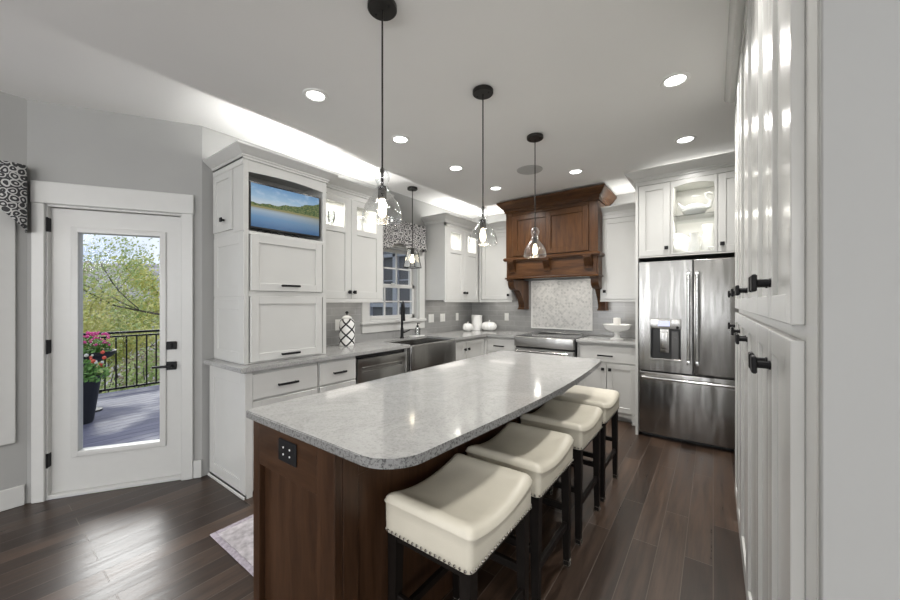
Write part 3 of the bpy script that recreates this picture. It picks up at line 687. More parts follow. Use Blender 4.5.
crown(c, [(0, 0), (uw, 0), (uw, .345)], 2.42, .10, 1.1)
m = MB(); m.box(0, uw, .0, .02, uz0-.028, uz0, .002); m.build('light_rail', CABW, c)
area('cabinet_lamp', (-3.02, 2.02, 2.40), (0, 0, 0), .12, .3, 4, WARM); area('cabinet_lamp', (-3.02, 2.44, 2.40), (0, 0, 0), .12, .3, 4, WARM)
c = thing('wall_cabinet', 'white wall cabinet with two glass-topped doors between window and corner', 'cabinet', (-2.87, 3.795, 0), EAST)
uw = .855; carcass(c, uw, .345, uz0, uz1, 2.03)
m = MB(); m.box(0, .035, 0, .02, uz0, uz1); m.box(uw-.02, uw, 0, .02, uz0, uz1); m.box(0, uw, 0, .02, 2.375, uz1); m.build('face_frame', CABW, c)
glassdoor(c, .042, .472, uz0+.004, 2.37, 2.085, 2.315, (.442, 1.49), fr=.09); glassdoor(c, .478, uw-.005, uz0+.004, 2.37, 2.085, 2.315, (.508, 1.49), fr=.07)
crown(c, [(0, .345), (0, 0), (uw, 0)], 2.42, .10, 1.1)
m = MB(); m.box(0, uw, .0, .02, uz0-.028, uz0, .002); m.build('light_rail', CABW, c)
area('cabinet_lamp', (-3.02, 4.02, 2.40), (0, 0, 0), .12, .3, 4, WARM); area('cabinet_lamp', (-3.02, 4.42, 2.40), (0, 0, 0), .12, .3, 4, WARM)
c = thing('wall_cabinet', 'white single-door wall cabinet left of the wooden range hood', 'cabinet', (-2.865, 4.655, 0), SOUTH)
uw = .535
m = MB(); m.box(-.34, uw, .02, .34, uz0, uz1); m.box(.0, .03, 0, .02, uz0, uz1); m.box(0, uw, 0, .02, 2.375, uz1); m.build('body', CABW, c)
door(c, .045, uw-.005, uz0+.012, 2.37, k=(uw-.045, 1.46)); crown(c, [(0, 0), (uw, 0)], 2.42, .10, 1.1)
m = MB(); m.box(0, uw, 0, .02, uz0-.028, uz0, .002); m.build('light_rail', CABW, c)
c = thing('wall_cabinet', 'white single-door wall cabinet between wooden hood and refrigerator', 'cabinet', (-1.125, 4.655, 0), SOUTH)
uw = .48
m = MB(); m.box(0, uw, .02, .34, uz0, uz1); m.box(0, uw, 0, .02, 2.375, uz1); m.box(uw-.03, uw, 0, .02, uz0, uz1); m.build('body', CABW, c)
door(c, .02, uw-.035, uz0+.012, 2.37, k=(.055, 1.49)); crown(c, [(.0, 0), (uw, 0)], 2.42, .09, 1.)
m = MB(); m.box(0, uw, 0, .02, uz0-.02, uz0, .002); m.build('light_rail', CABW, c)
# over-fridge cabinet + surround
c = thing('refrigerator_surround', 'white surround with lit arched glass door above the refrigerator', 'cabinet', (-.645, 4.10, 0), SOUTH)
FW = .98
m = MB(); m.box(0, .026, .0, .895, 0, 2.62, .001); m.box(FW-.026, FW, .0, .895, 0, 2.62, .001); m.build('side_panel', CABW, c)
m = MB(); m.box(.026, .318, .02, .60, 1.815, 2.62); m.box(.67, FW-.026, .02, .60, 1.815, 2.62)
m.box(.318, .67, .02, .60, 1.815, 1.835); m.box(.318, .67, .02, .60, 2.58, 2.62); m.box(.318, .67, .58, .60, 1.835, 2.58)
m.box(.026, FW-.026, 0, .02, 2.545, 2.62); m.box(.026, FW-.026, 0.002, .02, 1.81, 1.822); m.build('body', CABW, c)
door(c, .032, .304, 1.825, 2.54, k=(.275, 1.895)); door(c, .682, .948, 1.825, 2.54, k=(.712, 1.895))
glassdoor(c, .309, .677, 1.825, 2.54, 1.845, 2.50, None, arch=.022, fr=.024, solid=False)
m = MB(); m.box(.32, .668, .03, .45, 2.196, 2.203); m.build('glass_shelf', JARGL, c)
crown(c, [(0, .895), (0, 0), (FW, 0)], 2.585, .10, 1.15)
area('cabinet_lamp', (-.152, 4.34, 2.57), (0, 0, 0), .28, .2, 2.6, WARM); area('cabinet_lamp', (-.152, 4.36, 2.185), (0, 0, 0), .28, .2, 2.6, WARM)
# things inside the lit cabinet
def swan():
    t = thing('soup_tureen', 'white swan-shaped tureen on the glass shelf above the refrigerator', 'tureen', (-.15, 4.32, 2.203))
    m = MB(); m.lathe([(.001, 0), (.05, .002), (.055, .012), (.085, .035), (.105, .07), (.10, .095), (.085, .115), (.04, .135), (.001, .14)], 24); m.build('bowl', CERAM, t)
    m = MB(); m.tube([(.07, 0, .08), (.12, 0, .10), (.135, 0, .15), (.10, 0, .19), (.095, 0, .22), (.125, 0, .225), (.15, 0, .21)], [.03, .026, .018, .014, .017, .014, .005], 10); m.build('neck', CERAM, t)
    m = MB(); m.tube([(-.07, 0, .08), (-.12, 0, .12), (-.14, 0, .17)], [.03, .022, .006], 10); m.build('tail', CERAM, t)
swan()
for i, (x, y, h, ang, lab) in enumerate([(-.285, 4.40, .24, .16, 'white plate leaning furthest left in the lit cabinet above refrigerator'), (-.25, 4.37, .21, .22, 'white plate leaning second from left in the lit cabinet above refrigerator'), (-.21, 4.36, .17, .25, 'smallest white plate leaning behind the pitchers above the refrigerator')]):
    m = MB(); m.lathe([(.001, 0), (h*.3, .002), (h*.48, .014), (h*.5, .018), (h*.47, .018), (h*.3, .007), (.001, .006)], 28)
    tag(m.build('plate', CERAM, loc=(x, y, 1.836+h*.5), rot=(0, radians(78)-ang*.4, radians(-55))), lab, 'plate', 'plates in the lit cabinet')
def pitcher(x, y, s, lab):
    t = thing('pitcher', lab, 'pitcher', (x, y, 1.836), radians(35))
    m = MB(); m.lathe([(.001, 0), (.04*s, 0), (.055*s, .05*s), (.052*s, .12*s), (.035*s, .18*s), (.045*s, .24*s), (.040*s, .238*s), (.03*s, .18*s), (.001, .17*s)], 24); m.build('jug', CERAM, t)
    m = MB(); m.tube([(.035*s, 0, .21*s), (.08*s, 0, .20*s), (.085*s, 0, .13*s), (.05*s, 0, .07*s)], .007*s, 8); m.build('handle', CERAM, t)
pitcher(-.155, 4.34, .9, 'shorter white pitcher in the middle of the lit cabinet above refrigerator')
pitcher(-.035, 4.42, 1.25, 'taller white pitcher at the right of the lit cabinet above refrigerator')
m = MB(); m.lathe([(.001, 0), (.02, 0), (.025, .03), (.045, .055), (.04, .056), (.02, .034), (.001, .03)], 20); tag(m.build('cup', CERAM, loc=(.0, 4.27, 1.836)), 'small white cup at the front right of the lit cabinet above refrigerator', 'cup')
def goblet(x, y, z, s, lab, grp):
    m = MB(); m.lathe([(.001, 0), (.03*s, 0), (.028*s, .004), (.005*s, .01), (.004*s, .07*s), (.025*s, .10*s), (.034*s, .14*s), (.028*s, .19*s), (.026*s, .19*s), (.031*s, .14*s), (.02*s, .105*s), (.001, .09*s)], 18)
    return tag(m.build('goblet', JARGL, loc=(x, y, z)), lab, 'glass', grp)
for y, l_ in ((1.935, 'stemmed glass nearest the television behind the cabinet glass'), (2.03, 'stemmed glass in the middle of three behind the cabinet glass'), (2.13, 'stemmed glass nearest the knob side behind the cabinet glass')): goblet(-3.0, y, 2.031, 1.15, l_, 'glasses in the left glass-topped cabinet')
for y, l_ in ((2.36, 'white vase at the left behind the second glass light'), (2.50, 'white vase at the right behind the second glass light')):
    m = MB(); m.lathe([(.001, 0), (.035, 0), (.05, .06), (.03, .13), (.022, .17), (.03, .2), (.026, .2), (.001, .19)], 20); tag(m.build('vase', CERAM, loc=(-3.02, y, 2.031)), l_, 'vase', 'vases in the left glass-topped cabinet')
for y, l_ in ((4.01, 'dark figurine behind the left glass light by the corner'), (4.40, 'dark figurine behind the right glass light by the corner')):
    m = MB(); m.lathe([(.001, 0), (.03, 0), (.03, .01), (.008, .02), (.012, .06), (.018, .09), (.008, .12), (.001, .13)], 14); tag(m.build('figurine', BRONZE, loc=(-3.0, y, 2.031)), l_, 'figurine', 'figurines in the corner cabinet')
m = MB(); m.lathe([(.001, 0), (.04, 0), (.055, .05), (.06, .10), (.04, .15), (.045, .18), (.001, .17)], 20); tag(m.build('vase', CERAM, loc=(-3.05, 4.12, 2.031)), 'white vase behind the left glass light by the corner', 'vase')
for (cx_, cy_, sx_, sy_, w_) in ((-3.06, 2.28, .2, .7, .8), (-3.06, 4.22, .2, .7, .9), (-2.6, 4.84, .4, .2, .6), (-.89, 4.84, .4, .2, .7)):
    area('backsplash_fill_lamp', (cx_, cy_, 1.381), (0, 0, 0), sx_, sy_, w_, WARM)  # added fill below the wall cabinets, brightens the backsplash
# LED strips lying on top of the cabinets behind the crown
def strip(name, lab, x0, x1, y0, y1, z, power):
    m = MB(); m.box(x0, x1, y0, y1, z, z+.008); tag(m.build('led_strip', LEDM), lab, 'light strip', 'light strips on top of the cabinets')
    L_ = max(x1-x0, y1-y0); n = max(2, round(L_/.11))
    for i in range(n):
        t = (i+.5)/n; px_ = x0+(x1-x0)*(t if x1-x0 > y1-y0 else .5); py_ = y0+(y1-y0)*(t if y1-y0 >= x1-x0 else .5)
        point('led_strip_lamp', (px_, py_, z+.016), power*1.5/n, (1, .99, .96), .006)
strip('s', 'light strip glowing on top of the television cabinet behind its crown', -2.722, -2.702, 1.22, 1.84, 2.402, P_STRIP)
strip('s', 'light strip glowing on top of the wall cabinet left of window', -2.93, -2.905, 1.90, 2.62, 2.432, P_STRIP*.9)
strip('s', 'light strip glowing on top of the wall cabinet right of window', -2.93, -2.905, 3.86, 4.60, 2.432, P_STRIP*.6)
strip('s', 'light strip glowing on top of the cabinet left of hood', -2.82, -2.42, 4.72, 4.745, 2.432, P_STRIP*.3)
strip('s', 'light strip glowing on top of the cabinet between hood and refrigerator', -.98, -.70, 4.74, 4.765, 2.432, P_STRIP*.25)

strip('s', 'added light strip brightening the ceiling above the refrigerator surround', -.5, .2, 4.30, 4.32, 2.622, P_STRIP*.12)  # weak extra strip, added to lighten the dark gap under the ceiling

# ---- wooden range hood
h = thing('range_hood', 'large wooden range hood with crown, panelled front and carved corbels', 'range hood', (-1.703, 4.45, 0), SOUTH)
HW = .605
m = MB(); m.box(-HW, HW, .022, .54, 1.94, 2.57); m.box(-HW, -HW+.02, .022, .54, 1.675, 1.94); m.box(HW-.02, HW, .022, .54, 1.675, 1.94)
m.build('body', HOODW, h)
fx = .50
def part(nm, mt, par, *boxes, **k):
    m = MB()
    for b_ in boxes: m.box(*b_)
    return m.build(nm, mt, par, **k)
for a, b in ((-HW, -fx-.002), (fx+.002, HW)): part('front_stile', HOODW, h, (a, b, 0, .022, 1.96, 2.58, .002))
part('top_rail', HOODX, h, (-fx, fx, 0, .022, 2.535, 2.58, .002))
part('bottom_rail', HOODX, h, (-fx, fx, 0, .022, 1.955, 1.975, .002))
y = -.012; zb_, zt_ = 1.98, 2.53
m = MB()
for a, b in ((-fx, -fx+.07), (fx-.07, fx), (-.035, .035)): m.box(a, b, y, .02, zb_, zt_, .003)
for a, b in ((-fx+.069, -.034), (.034, fx-.069)):
    m.box(a, b, .004, .02, zb_+.06, zt_-.06); m.box(a, b, y+.0003, .02, zb_, zb_+.07, .002); m.box(a, b, y+.0003, .02, zt_-.07, zt_, .002)
m.build('panelled_front', HOODW, h)
m = MB(); m.sweep([(-HW, .54), (-HW, 0), (HW, 0), (HW, .54)], [(o*1.25, 2.575+a*1.75) for o, a in CROWN], 1)
m.build('crown_moulding', HOODX, h)
part('top_board', HOODX, h, (-HW-.06, HW+.06, -.06, .54, 2.700, 2.716))
m = MB(); m.sweep([(-HW, .54), (-HW, 0), (HW, 0), (HW, .54)], [(-.01, 1.915), (.02, 1.915), (.022, 1.925), (.03, 1.93), (.03, 1.948), (.015, 1.962), (-.01, 1.962)], 1); m.build('ledge_moulding', HOODX, h)
m = MB(); n_ = 12; top = [(-HW+.02, 1.93)]+[(HW-.02, 1.93)]; bot = [(HW-.02-(2*HW-.04)*i/n_, 1.688+.012*sin(pi*i/n_)) for i in range(n_+1)]
m.prism(top+bot, .006, .024, 'y'); m.build('lower_panel', HOODX, h)
m = MB(); m.sweep([(-HW, .54), (-HW, 0), (HW, 0), (HW, .54)], [(-.01, 1.672), (.012, 1.672), (.016, 1.682), (.004, 1.692), (-.01, 1.692)], 1); m.build('bottom_moulding', HOODX, h)
for x in (-.50, -.01, .50):
    m = MB(); pr = [(.008, 1.915), (-.085, 1.915), (-.085, 1.89), (-.070, 1.882), (-.062, 1.85), (-.035, 1.82), (-.020, 1.79), (-.018, 1.765), (.008, 1.765)]
    m.prism(pr, x-.042, x+.042, 'x'); m.box(x-.05, x+.05, -.09, .006, 1.905, 1.92, .002); m.build('small_corbel', HOODW, h)
for sx in (-1, 1):
    xc = sx*(HW-.05); m = MB()
    pr = [(.545, 1.672), (.03, 1.672), (.03, 1.655), (.045, 1.645)]
    pr += [(.045, 1.60), (.06, 1.565), (.10, 1.535), (.16, 1.525), (.20, 1.53), (.24, 1.51)]
    pr += [(.29, 1.46), (.34, 1.41), (.37, 1.36), (.385, 1.31), (.385, 1.285), (.37, 1.275), (.37, 1.255), (.545, 1.255)]
    m.prism(pr, xc-.045, xc+.045, 'x'); m.box(xc-.052, xc+.052, .36, .542, 1.25, 1.268, .003); m.box(xc-.052, xc+.052, .02, .10, 1.650, 1.672, .003)
    m.build('large_corbel', HOODW, h)
m = MB(); m.box(-.40, .40, .06, .50, 1.695, 1.715, .004); m.build('hood_insert', STEELH, h)
m = MB(); m.box(-HW+.02, HW-.02, .05, .54, 1.716, 1.726); m.build('liner', GREYP, h)
area('hood_lamp', (-1.95, 4.70, 1.69), (0, 0, 0), .06, .06, 1.3, WARM); area('hood_lamp', (-1.45, 4.70, 1.69), (0, 0, 0), .06, .06, 1.3, WARM)

# ---- slide-in range
r = thing('range', 'stainless slide-in range with smooth black cooktop under the hood', 'range', (-1.722, 4.30, 0), SOUTH)
m = MB(); m.box(-.385, .385, .05, .66, .02, .905); m.build('body', PLAST, r)
m = MB(); m.box(-.385, .385, -.012, .06, .785, .915, .012, 3); m.build('control_panel', STEELH, r)
m = MB(); m.box(-.39, .39, .055, .675, .905, .922, .004, 2); m.build('cooktop', simple('cooktop_black_glass', (.02, .02, .021), .06, coat=.5), r)
m = MB(); m.box(-.30, .30, .615, .67, .922, .935, .003); m.build('vent_trim', STEELH, r)
m = MB(); m.box(-.38, .38, .012, .05, .20, .765, .006); m.build('oven_door', STEELH, r)
m = MB(); m.tube([(-.34, -.045, .735), (.34, -.045, .735)], .012, 12); m.box(-.335, -.315, -.045, .02, .725, .745); m.box(.315, .335, -.045, .02, .725, .745); m.build('oven_handle', CHROME, r)
m = MB(); m.box(-.38, .38, .014, .05, .04, .19, .006); m.build('warming_drawer', STEELH, r)
for i in range(4):
    m = MB(); x, y = (-.2+.4*(i % 2), .2+.27*(i//2)); R_ = .10 if i in (0, 3) else .08
    a = [(R_, .9222), (R_, .9226), (R_-.004, .9226), (R_-.004, .9222)]; m.lathe([(q, z-.9222) for q, z in a], 30, (x, y, .9222), caps=False); m.build('burner_ring', GREYP, r)

# ---- refrigerator
f = thing('refrigerator', 'stainless french-door refrigerator with water dispenser and bottom freezer', 'refrigerator', (-.612, 4.09, 0), SOUTH)
m = MB(); m.box(.006, .908, .075, .86, .03, 1.775, .004); m.box(.02, .89, .09, .5, 0, .03); m.build('body', GREYP, f)
def slab(m, x0, x1, z0, z1, y0=0., y1=.07): m.box(x0, x1, y0, y1, z0, z1, .008, 3)
dx0, dx1, dz0, dz1 = .105, .362, .792, 1.195
m = MB(); X0, X1 = .003, .452
m.box(X0, dx0, 0, .07, .678, 1.765); m.box(dx1, X1, 0, .07, .678, 1.765); m.box(dx0, dx1, 0, .07, .678, dz0); m.box(dx0, dx1, 0, .07, dz1, 1.765)
ld = m.build('left_door', STEEL, f, smooth=False)
m = MB(); slab(m, .461, .911, .678, 1.765); rd = m.build('right_door', STEEL, f)
m = MB(); slab(m, .003, .911, .045, .662); fd = m.build('freezer_drawer', STEEL, f)
for x, par in ((.424, ld), (.492, rd)):
    m = MB(); m.tube([(x, -.052, .78), (x, -.058, 1.2), (x, -.052, 1.645)], .0135, 14); m.build('handle', CHROME, par)
    m = MB()
    for z in (.79, 1.635): m.box(x-.014, x+.014, -.066, .002, z-.02, z+.02, .004, 2)
    m.build('handle_mount', CHROME, par)
m = MB(); m.tube([(.035, -.052, .612), (.457, -.058, .612), (.879, -.052, .612)], .0135, 14)
for x in (.045, .869): m.box(x-.018, x+.018, -.06, .002, .598, .626, .004, 2)
m.build('handle', CHROME, fd)
m = MB(); m.box(dx0, dx1, .055, .068, dz0, dz1); m.box(dx0, dx0+.006, .002, .06, dz0, 1.10); m.box(dx1-.006, dx1, .002, .06, dz0, 1.10); dp = m.build('dispenser_recess', simple('dark_recess', (.05, .05, .05), .35, .6), ld)
m = MB(); m.box(dx0-.004, dx1+.004, -.006, .055, 1.10, dz1+.004, .004, 2); m.build('dispenser_panel', STEEL, ld)
m = MB(); m.box(dx0-.004, dx1+.004, -.008, .055, dz0-.012, dz0+.012, .003); m.build('drip_tray', STEEL, ld)
m = MB(); m.box(.17, .27, -.008, -.005, 1.125, 1.175, .001); m.build('display', DISPM, ld)
m = MB(); m.cyl((.335, -.005, 1.115), (.335, -.012, 1.115), .012, 14); m.build('button', BLACK, ld)
m = MB(); m.box(.185, .265, .012, .055, .86, 1.10, .008, 2); m.box(.195, .255, .004, .02, .90, 1.07, .01, 2); m.build('water_paddle', STEEL, ld)
m = MB(); m.box(.285, .345, .012, .055, .80, 1.075, .006, 2); m.cyl((.315, .012, 1.0), (.315, .002, 1.0), .016, 14); m.build('ice_chute', GREYP, ld)
m = MB(); m.box(.72, .80, -.001, .0005, .57, .578); m.build('badge', CHROME, fd)

# ---- pantry wall of tall cabinets on the right, seen almost edge on
PX = .115
p = thing('pantry_cabinet', 'run of tall white pantry cabinets seen edge-on at the right', 'cabinet', (PX, 3.0, 0), WEST)
Lp = 3.0-.905
m = MB(); m.box(0, Lp+.09, .02, .66, .0, 2.70); m.build('body', CABW, p)
m = MB(); m.box(-.0, Lp+.09, .008, .02, 0, .10); m.build('toe_board', CABW, p)
for ya, yb, k_ in ((.905, 1.222, 1), (1.226, 1.556, 0), (1.560, 1.972, 1), (1.976, 2.404, 0), (2.408, 2.70, 0), (2.704, 2.998, 1)):
    a, b = 3.0-yb, 3.0-ya; kx = a+.034 if k_ else b-.034
    door(p, a, b, 1.326, 2.685, k=(kx, 1.416), knob_s=.043); door(p, a, b, .12, 1.298, k=(kx, 1.211), knob_s=.043)
m = MB(); m.sweep([(0, .30), (0, 0), (Lp+.09, 0)], [(0, 2.69), (.03, 2.69), (.04, 2.70), (.055, 2.725), (.055, 2.739), (0, 2.739)], 1); m.build('crown_moulding', CABW, p)
m = MB(); m.box(PX+.021, .80, .792, .812, 0, CH-.002, .002); tag(m.build('end_panel', WALLM), 'plain painted end panel filling the right edge beside the pantry doors', 'panel')
# ------------------------------------------------------------------ island
isl = thing('kitchen_island', 'dark walnut kitchen island with framed end panel', 'island', (-1.56, .725, 0), 0)
IW, IL = .555, 2.10
m = MB(); m.box(.015, IW-.0175, .034, IL-.0, 0, .880); m.build('carcass', ISLW, isl)
f_ = .05
part('end_stile', ISLW, isl, (0, f_, 0, .034, 0, .882, .002)); part('end_stile', ISLW, isl, (IW-.10, IW, 0, .034, 0, .882, .003))
part('end_rail', ISLX, isl, (f_, IW-.10, .0003, .034, .70, .882, .001)); part('end_rail', ISLX, isl, (f_, IW-.10, .0003, .034, 0, .13, .001))
part('end_panel', ISLW, isl, (f_-.002, IW-.098, .024, .034, .128, .703))
for a, b in ((.0345, .10), (.70, .78), (1.38, 1.46), (2.0, IL)): part('side_stile', ISLW, isl, (IW-.018, IW, a, b, 0, .882, .002))
for a, b in ((.10, .70), (.78, 1.38), (1.46, 2.0)):
    part('side_panel', ISLW, isl, (IW-.018, IW-.0005, a, b, .76, .882, .001), (IW-.018, IW-.0005, a, b, 0, .13, .001), (IW-.02, IW-.010, a-.002, b+.002, .128, .765))
for i in range(3):
    a = .02+i*.70; part('cabinet_door', ISLW, isl, (-.018, .0, a, a+.65, .13, .86, .003))
o_ = thing('outlet', 'black power outlet on the end of the walnut island', 'outlet', (-1.285, .725, .805))
m = MB(); m.box(-.060, .060, -.008, 0, -.042, .042, .003); m.build('cover_plate', BLACK, o_)
m = MB()
for x in (-.022, .022):
    for z in (-.012, .014): m.cyl((x, -.006, z), (x, -.0095, z), .004, 8)
m.build('socket_holes', PLATE, o_)
# countertop with rounded near corner and bowed seating edge
def rc(cx, cy, r, a0, a1, n=10): return [(cx+r*cos(radians(a0+(a1-a0)*i/n)), cy+r*sin(radians(a0+(a1-a0)*i/n))) for i in range(n+1)]
pts = rc(-1.565, .72, .02, 180, 270, 4)+rc(-.845, .84, .14, 270, 357, 12)
for i in range(1, 16):
    t = i/16; pts.append((-.705+.05*sin(pi*(.08+.92*t))-.0*t+ -.0, .86+2.06*t))
pts[-15:] = [(-.704+.052*sin(pi*min(1, t*1.0)) + .012*t, .86+2.06*t) for t in [i/16 for i in range(1, 16)]]
pts += rc(-.735, 2.93, .035, 0, 90, 5)+rc(-1.565, 2.945, .02, 90, 180, 4)
m = MB(); m.prism(pts, .883, .914)
m.bm.faces.ensure_lookup_table()
es = [e for e in m.bm.edges if abs(e.verts[0].co.z-e.verts[1].co.z) < 1e-6]; bmesh.ops.bevel(m.bm, geom=es, offset=.004, segments=2, affect='EDGES')
m.bm.normal_update()
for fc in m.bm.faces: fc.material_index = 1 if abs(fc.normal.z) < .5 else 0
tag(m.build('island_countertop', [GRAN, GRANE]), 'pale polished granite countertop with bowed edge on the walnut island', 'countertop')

# ------------------------------------------------------------------ bar stools
def rrect(a, b, r, n=6):
    out = []
    for cx, cy, s0 in ((a-r, b-r, 0), (-a+r, b-r, 90), (-a+r, -b+r, 180), (a-r, -b+r, 270)):
        out += [(cx+r*cos(radians(s0+90*i/n)), cy+r*sin(radians(s0+90*i/n))) for i in range(n+1)]
    # extra points on the long edges so the saddle curve is smooth
    res = []
    for i, pnt in enumerate(out):
        q = out[(i+1) % len(out)]; d = math.dist(pnt, q); k = max(1, int(d/.035))
        for j in range(k): res.append((pnt[0]+(q[0]-pnt[0])*j/k, pnt[1]+(q[1]-pnt[1])*j/k))
    return res
SA, SB = .188, .228
def make_stool():
    t = thing('bar_stool', 'x', 'bar stool', (0, 0, 0))
    m = MB(); base = rrect(SA, SB, .022)
    def sad(y): return .036*(abs(y)/SB)**2.0
    rings = []
    for off, z, k in ((-.004, .538, 0), (0, .541, 0), (.0005, .565, .15), (.001, .600, .6), (.0012, .620, .95), (.0045, .624, 1), (.0052, .628, 1), (.002, .633, 1), (.0005, .640, 1), (-.006, .6475, 1), (-.016, .652, 1), (-.032, .6545, 1)):
        rings.append(m.ring([(x*(1+off/SA), y*(1+off/SB), z+sad(y)*k-.012*k) for x, y in base]))
    for s_ in (.75, .55, .35, .15):
        rings.append(m.ring([(x*s_, y*s_, .654+.006*(1-s_)+sad(y*s_)-.012) for x, y in base]))
    m.skin(rings); m.build('seat', LEATHER, t, ang=60)
    m = MB(); per = rrect(SA+.001, SB+.001, .022)
    L_ = [math.dist(per[i], per[(i+1) % len(per)]) for i in range(len(per))]; tot = sum(L_); nn = 84; step = tot/nn; pos = 0; acc = 0; i = 0
    for k in range(nn):
        while acc+L_[i % len(per)] < pos: acc += L_[i % len(per)]; i += 1
        fr = (pos-acc)/L_[i % len(per)]; a, b = per[i % len(per)], per[(i+1) % len(per)]
        cx, cy = a[0]+(b[0]-a[0])*fr, a[1]+(b[1]-a[1])*fr
        bmesh.ops.create_icosphere(m.bm, subdivisions=1, radius=.0058, matrix=Matrix.Translation((cx, cy, .549))); pos += step
    m.build('nailhead_trim', NAIL, t)
    m = MB(); m.box(-SA+.014, SA-.014, -SB+.014, SB-.014, .510, .5385, .003); m.build('seat_frame', ESPR, t)
    for sx in (-1, 1):
        for sy in (-1, 1):
            m = MB(); rr = []
            for z, hw, ox in ((.0, .0145, .004), (.535, .021, 0)):
                x, y = sx*(SA-.030+ox), sy*(SB-.032+ox)
                rr.append(m.ring([(x-hw, y-hw, z), (x+hw, y-hw, z), (x+hw, y+hw, z), (x-hw, y+hw, z)]))
            m.skin(rr); lg = m.build('leg', ESPR, t)
            x, y = sx*(SA-.026), sy*(SB-.028); m = MB()
            m.box(x-.0165, x+.0165, y-.0165, y+.0165, 0, .006, .001); m.box(x-.0165, x+.0165, y-.0165, y+.0165, .026, .031, .001)
            for ax, ay in ((-1, -1), (1, -1), (1, 1), (-1, 1)): m.box(x+ax*.015-.002, x+ax*.015+.002, y+ay*.015-.002, y+ay*.015+.002, .004, .028)
            m.build('foot_cap', NAIL, lg)
    for sx, z in ((-1, .20), (1, .20)):
        m = MB(); m.box(sx*(SA-.028)-.010, sx*(SA-.028)+.010, -SB+.04, SB-.04, z, z+.032, .002); m.build('stretcher', ESPR, t)
    for sy in (-1, 1):
        m = MB(); m.box(-SA+.035, SA-.035, sy*(SB-.03)-.010, sy*(SB-.03)+.010, .28, .312, .002); m.build('stretcher', ESPR, t)
    return t
st0 = make_stool()
for i, (y, rz, lab) in enumerate([(1.133, 0, 'cream leather saddle bar stool nearest the camera at the island'), (1.662, 0, 'second cream saddle bar stool from the camera along the island'),
                               (2.265, 0, 'third cream saddle bar stool from the camera along the island'), (2.80, 0, 'farthest cream saddle bar stool, at the range end of island')]):
    s_ = st0 if i == 0 else copy_tree(st0)
    s_.location = (-.775+(.0 if i else 0), y, 0); s_.rotation_euler = (0, 0, rz); s_['label'] = lab; s_['group'] = 'bar stools along the island'

# ------------------------------------------------------------------ pendants
def make_pendant():
    t = thing('pendant_light', 'x', 'pendant lamp', (0, 0, 0))
    m = MB(); m.lathe([(.001, 2.712), (.062, 2.712), (.067, 2.717), (.067, 2.735), (.064, 2.739), (.001, 2.739)], 32); cn = m.build('canopy', BRONZE, t)
    m = MB()
    for a in (0, pi): m.lathe([(.001, 0), (.006, 0), (.006, .004), (.001, .005)], 10, (.042*cos(a), .042*sin(a), 2.708))
    m.build('screw', BLACK, cn)
    m = MB(); m.cyl((0, 0, 1.98), (0, 0, 2.715), .0042, 10); m.build('cord', BRONZE, t)
    m = MB(); m.lathe([(.001, 1.985), (.008, 1.985), (.011, 1.975), (.011, 1.968), (.006, 1.962), (.006, 1.905), (.018, 1.900), (.020, 1.895), (.020, 1.845), (.016, 1.842), (.001, 1.842)], 20); m.build('socket', BRONZE, t)
    m = MB(); pr = [(.010, 1.982), (.022, 1.976), (.031, 1.962), (.0345, 1.945), (.031, 1.927), (.0235, 1.912), (.0225, 1.905), (.027, 1.899), (.0305, 1.893), (.029, 1.887), (.0275, 1.882)]
    pr += [(.034, 1.872), (.052, 1.850), (.070, 1.825), (.083, 1.798), (.090, 1.770), (.092, 1.750), (.089, 1.738), (.086, 1.735)]
    m.lathe(pr, 40, caps=False); m.build('glass_shade', SEEDED, t, ang=180)
    m = MB(); m.lathe([(.001, 1.843), (.011, 1.843), (.012, 1.832), (.017, 1.812), (.020, 1.790), (.018, 1.772), (.010, 1.758), (.001, 1.754)], 20); b_ = m.build('bulb', BULB, t)
    return t
pd0 = make_pendant()
for i, (x, y, lab) in enumerate([(-1.232, 1.149, 'nearest of three clear glass pendant lamps above the island'), (-1.204, 2.0, 'middle one of three clear glass pendant lamps above the island'), (-1.19, 2.81, 'farthest of three clear glass pendants, in front of the hood')]):
    q = pd0 if i == 0 else copy_tree(pd0)
    q.location = (x, y, 0); q['label'] = lab; q['group'] = 'glass pendants over the island'
    point('pendant_lamp', (x, y, 1.79), P_PEND, (1, .90, .74), .028)
q = thing('pendant_light', 'small black metal lantern pendant above the sink', 'pendant lamp', (-2.92, 3.21, 0), radians(12))
m = MB(); m.lathe([(.001, 2.712), (.058, 2.712), (.062, 2.72), (.060, 2.739), (.001, 2.739)], 28); m.build('canopy', BRONZE, q)
m = MB(); m.cyl((0, 0, 2.01), (0, 0, 2.72), .0055, 10); m.build('stem', BRONZE, q)
m = MB(); A_, B_, za, zb = .042, .078, 2.0, 1.775
ca = [(s1*A_, s2*A_, za) for s1, s2 in ((-1, -1), (1, -1), (1, 1), (-1, 1))]; cb_ = [(s1*B_, s2*B_, zb) for s1, s2 in ((-1, -1), (1, -1), (1, 1), (-1, 1))]
for i in range(4): m.bar(ca[i], cb_[i], .007, .007); m.bar(ca[i], ca[(i+1) % 4], .007, .007, ); m.bar(cb_[i], cb_[(i+1) % 4], .008, .008)
m.box(-A_, A_, -A_, A_, 1.998, 2.006); m.cyl((0, 0, 1.93), (0, 0, 2.0), .018, 16); m.build('lantern_frame', BRONZE, q)
m = MB()
for i in range(4):
    j = (i+1) % 4; m.bm.faces.new([m.bm.verts.new(v) for v in (ca[i], ca[j], cb_[j], cb_[i])])
m.build('glass_panes', thin_glass('lantern_glass', refl=.7, body=.04), q, smooth=False)
m = MB(); m.lathe([(.001, 1.935), (.013, 1.93), (.015, 1.915), (.028, 1.885), (.030, 1.865), (.02, 1.84), (.001, 1.83)], 18); m.build('bulb', BULB, q)
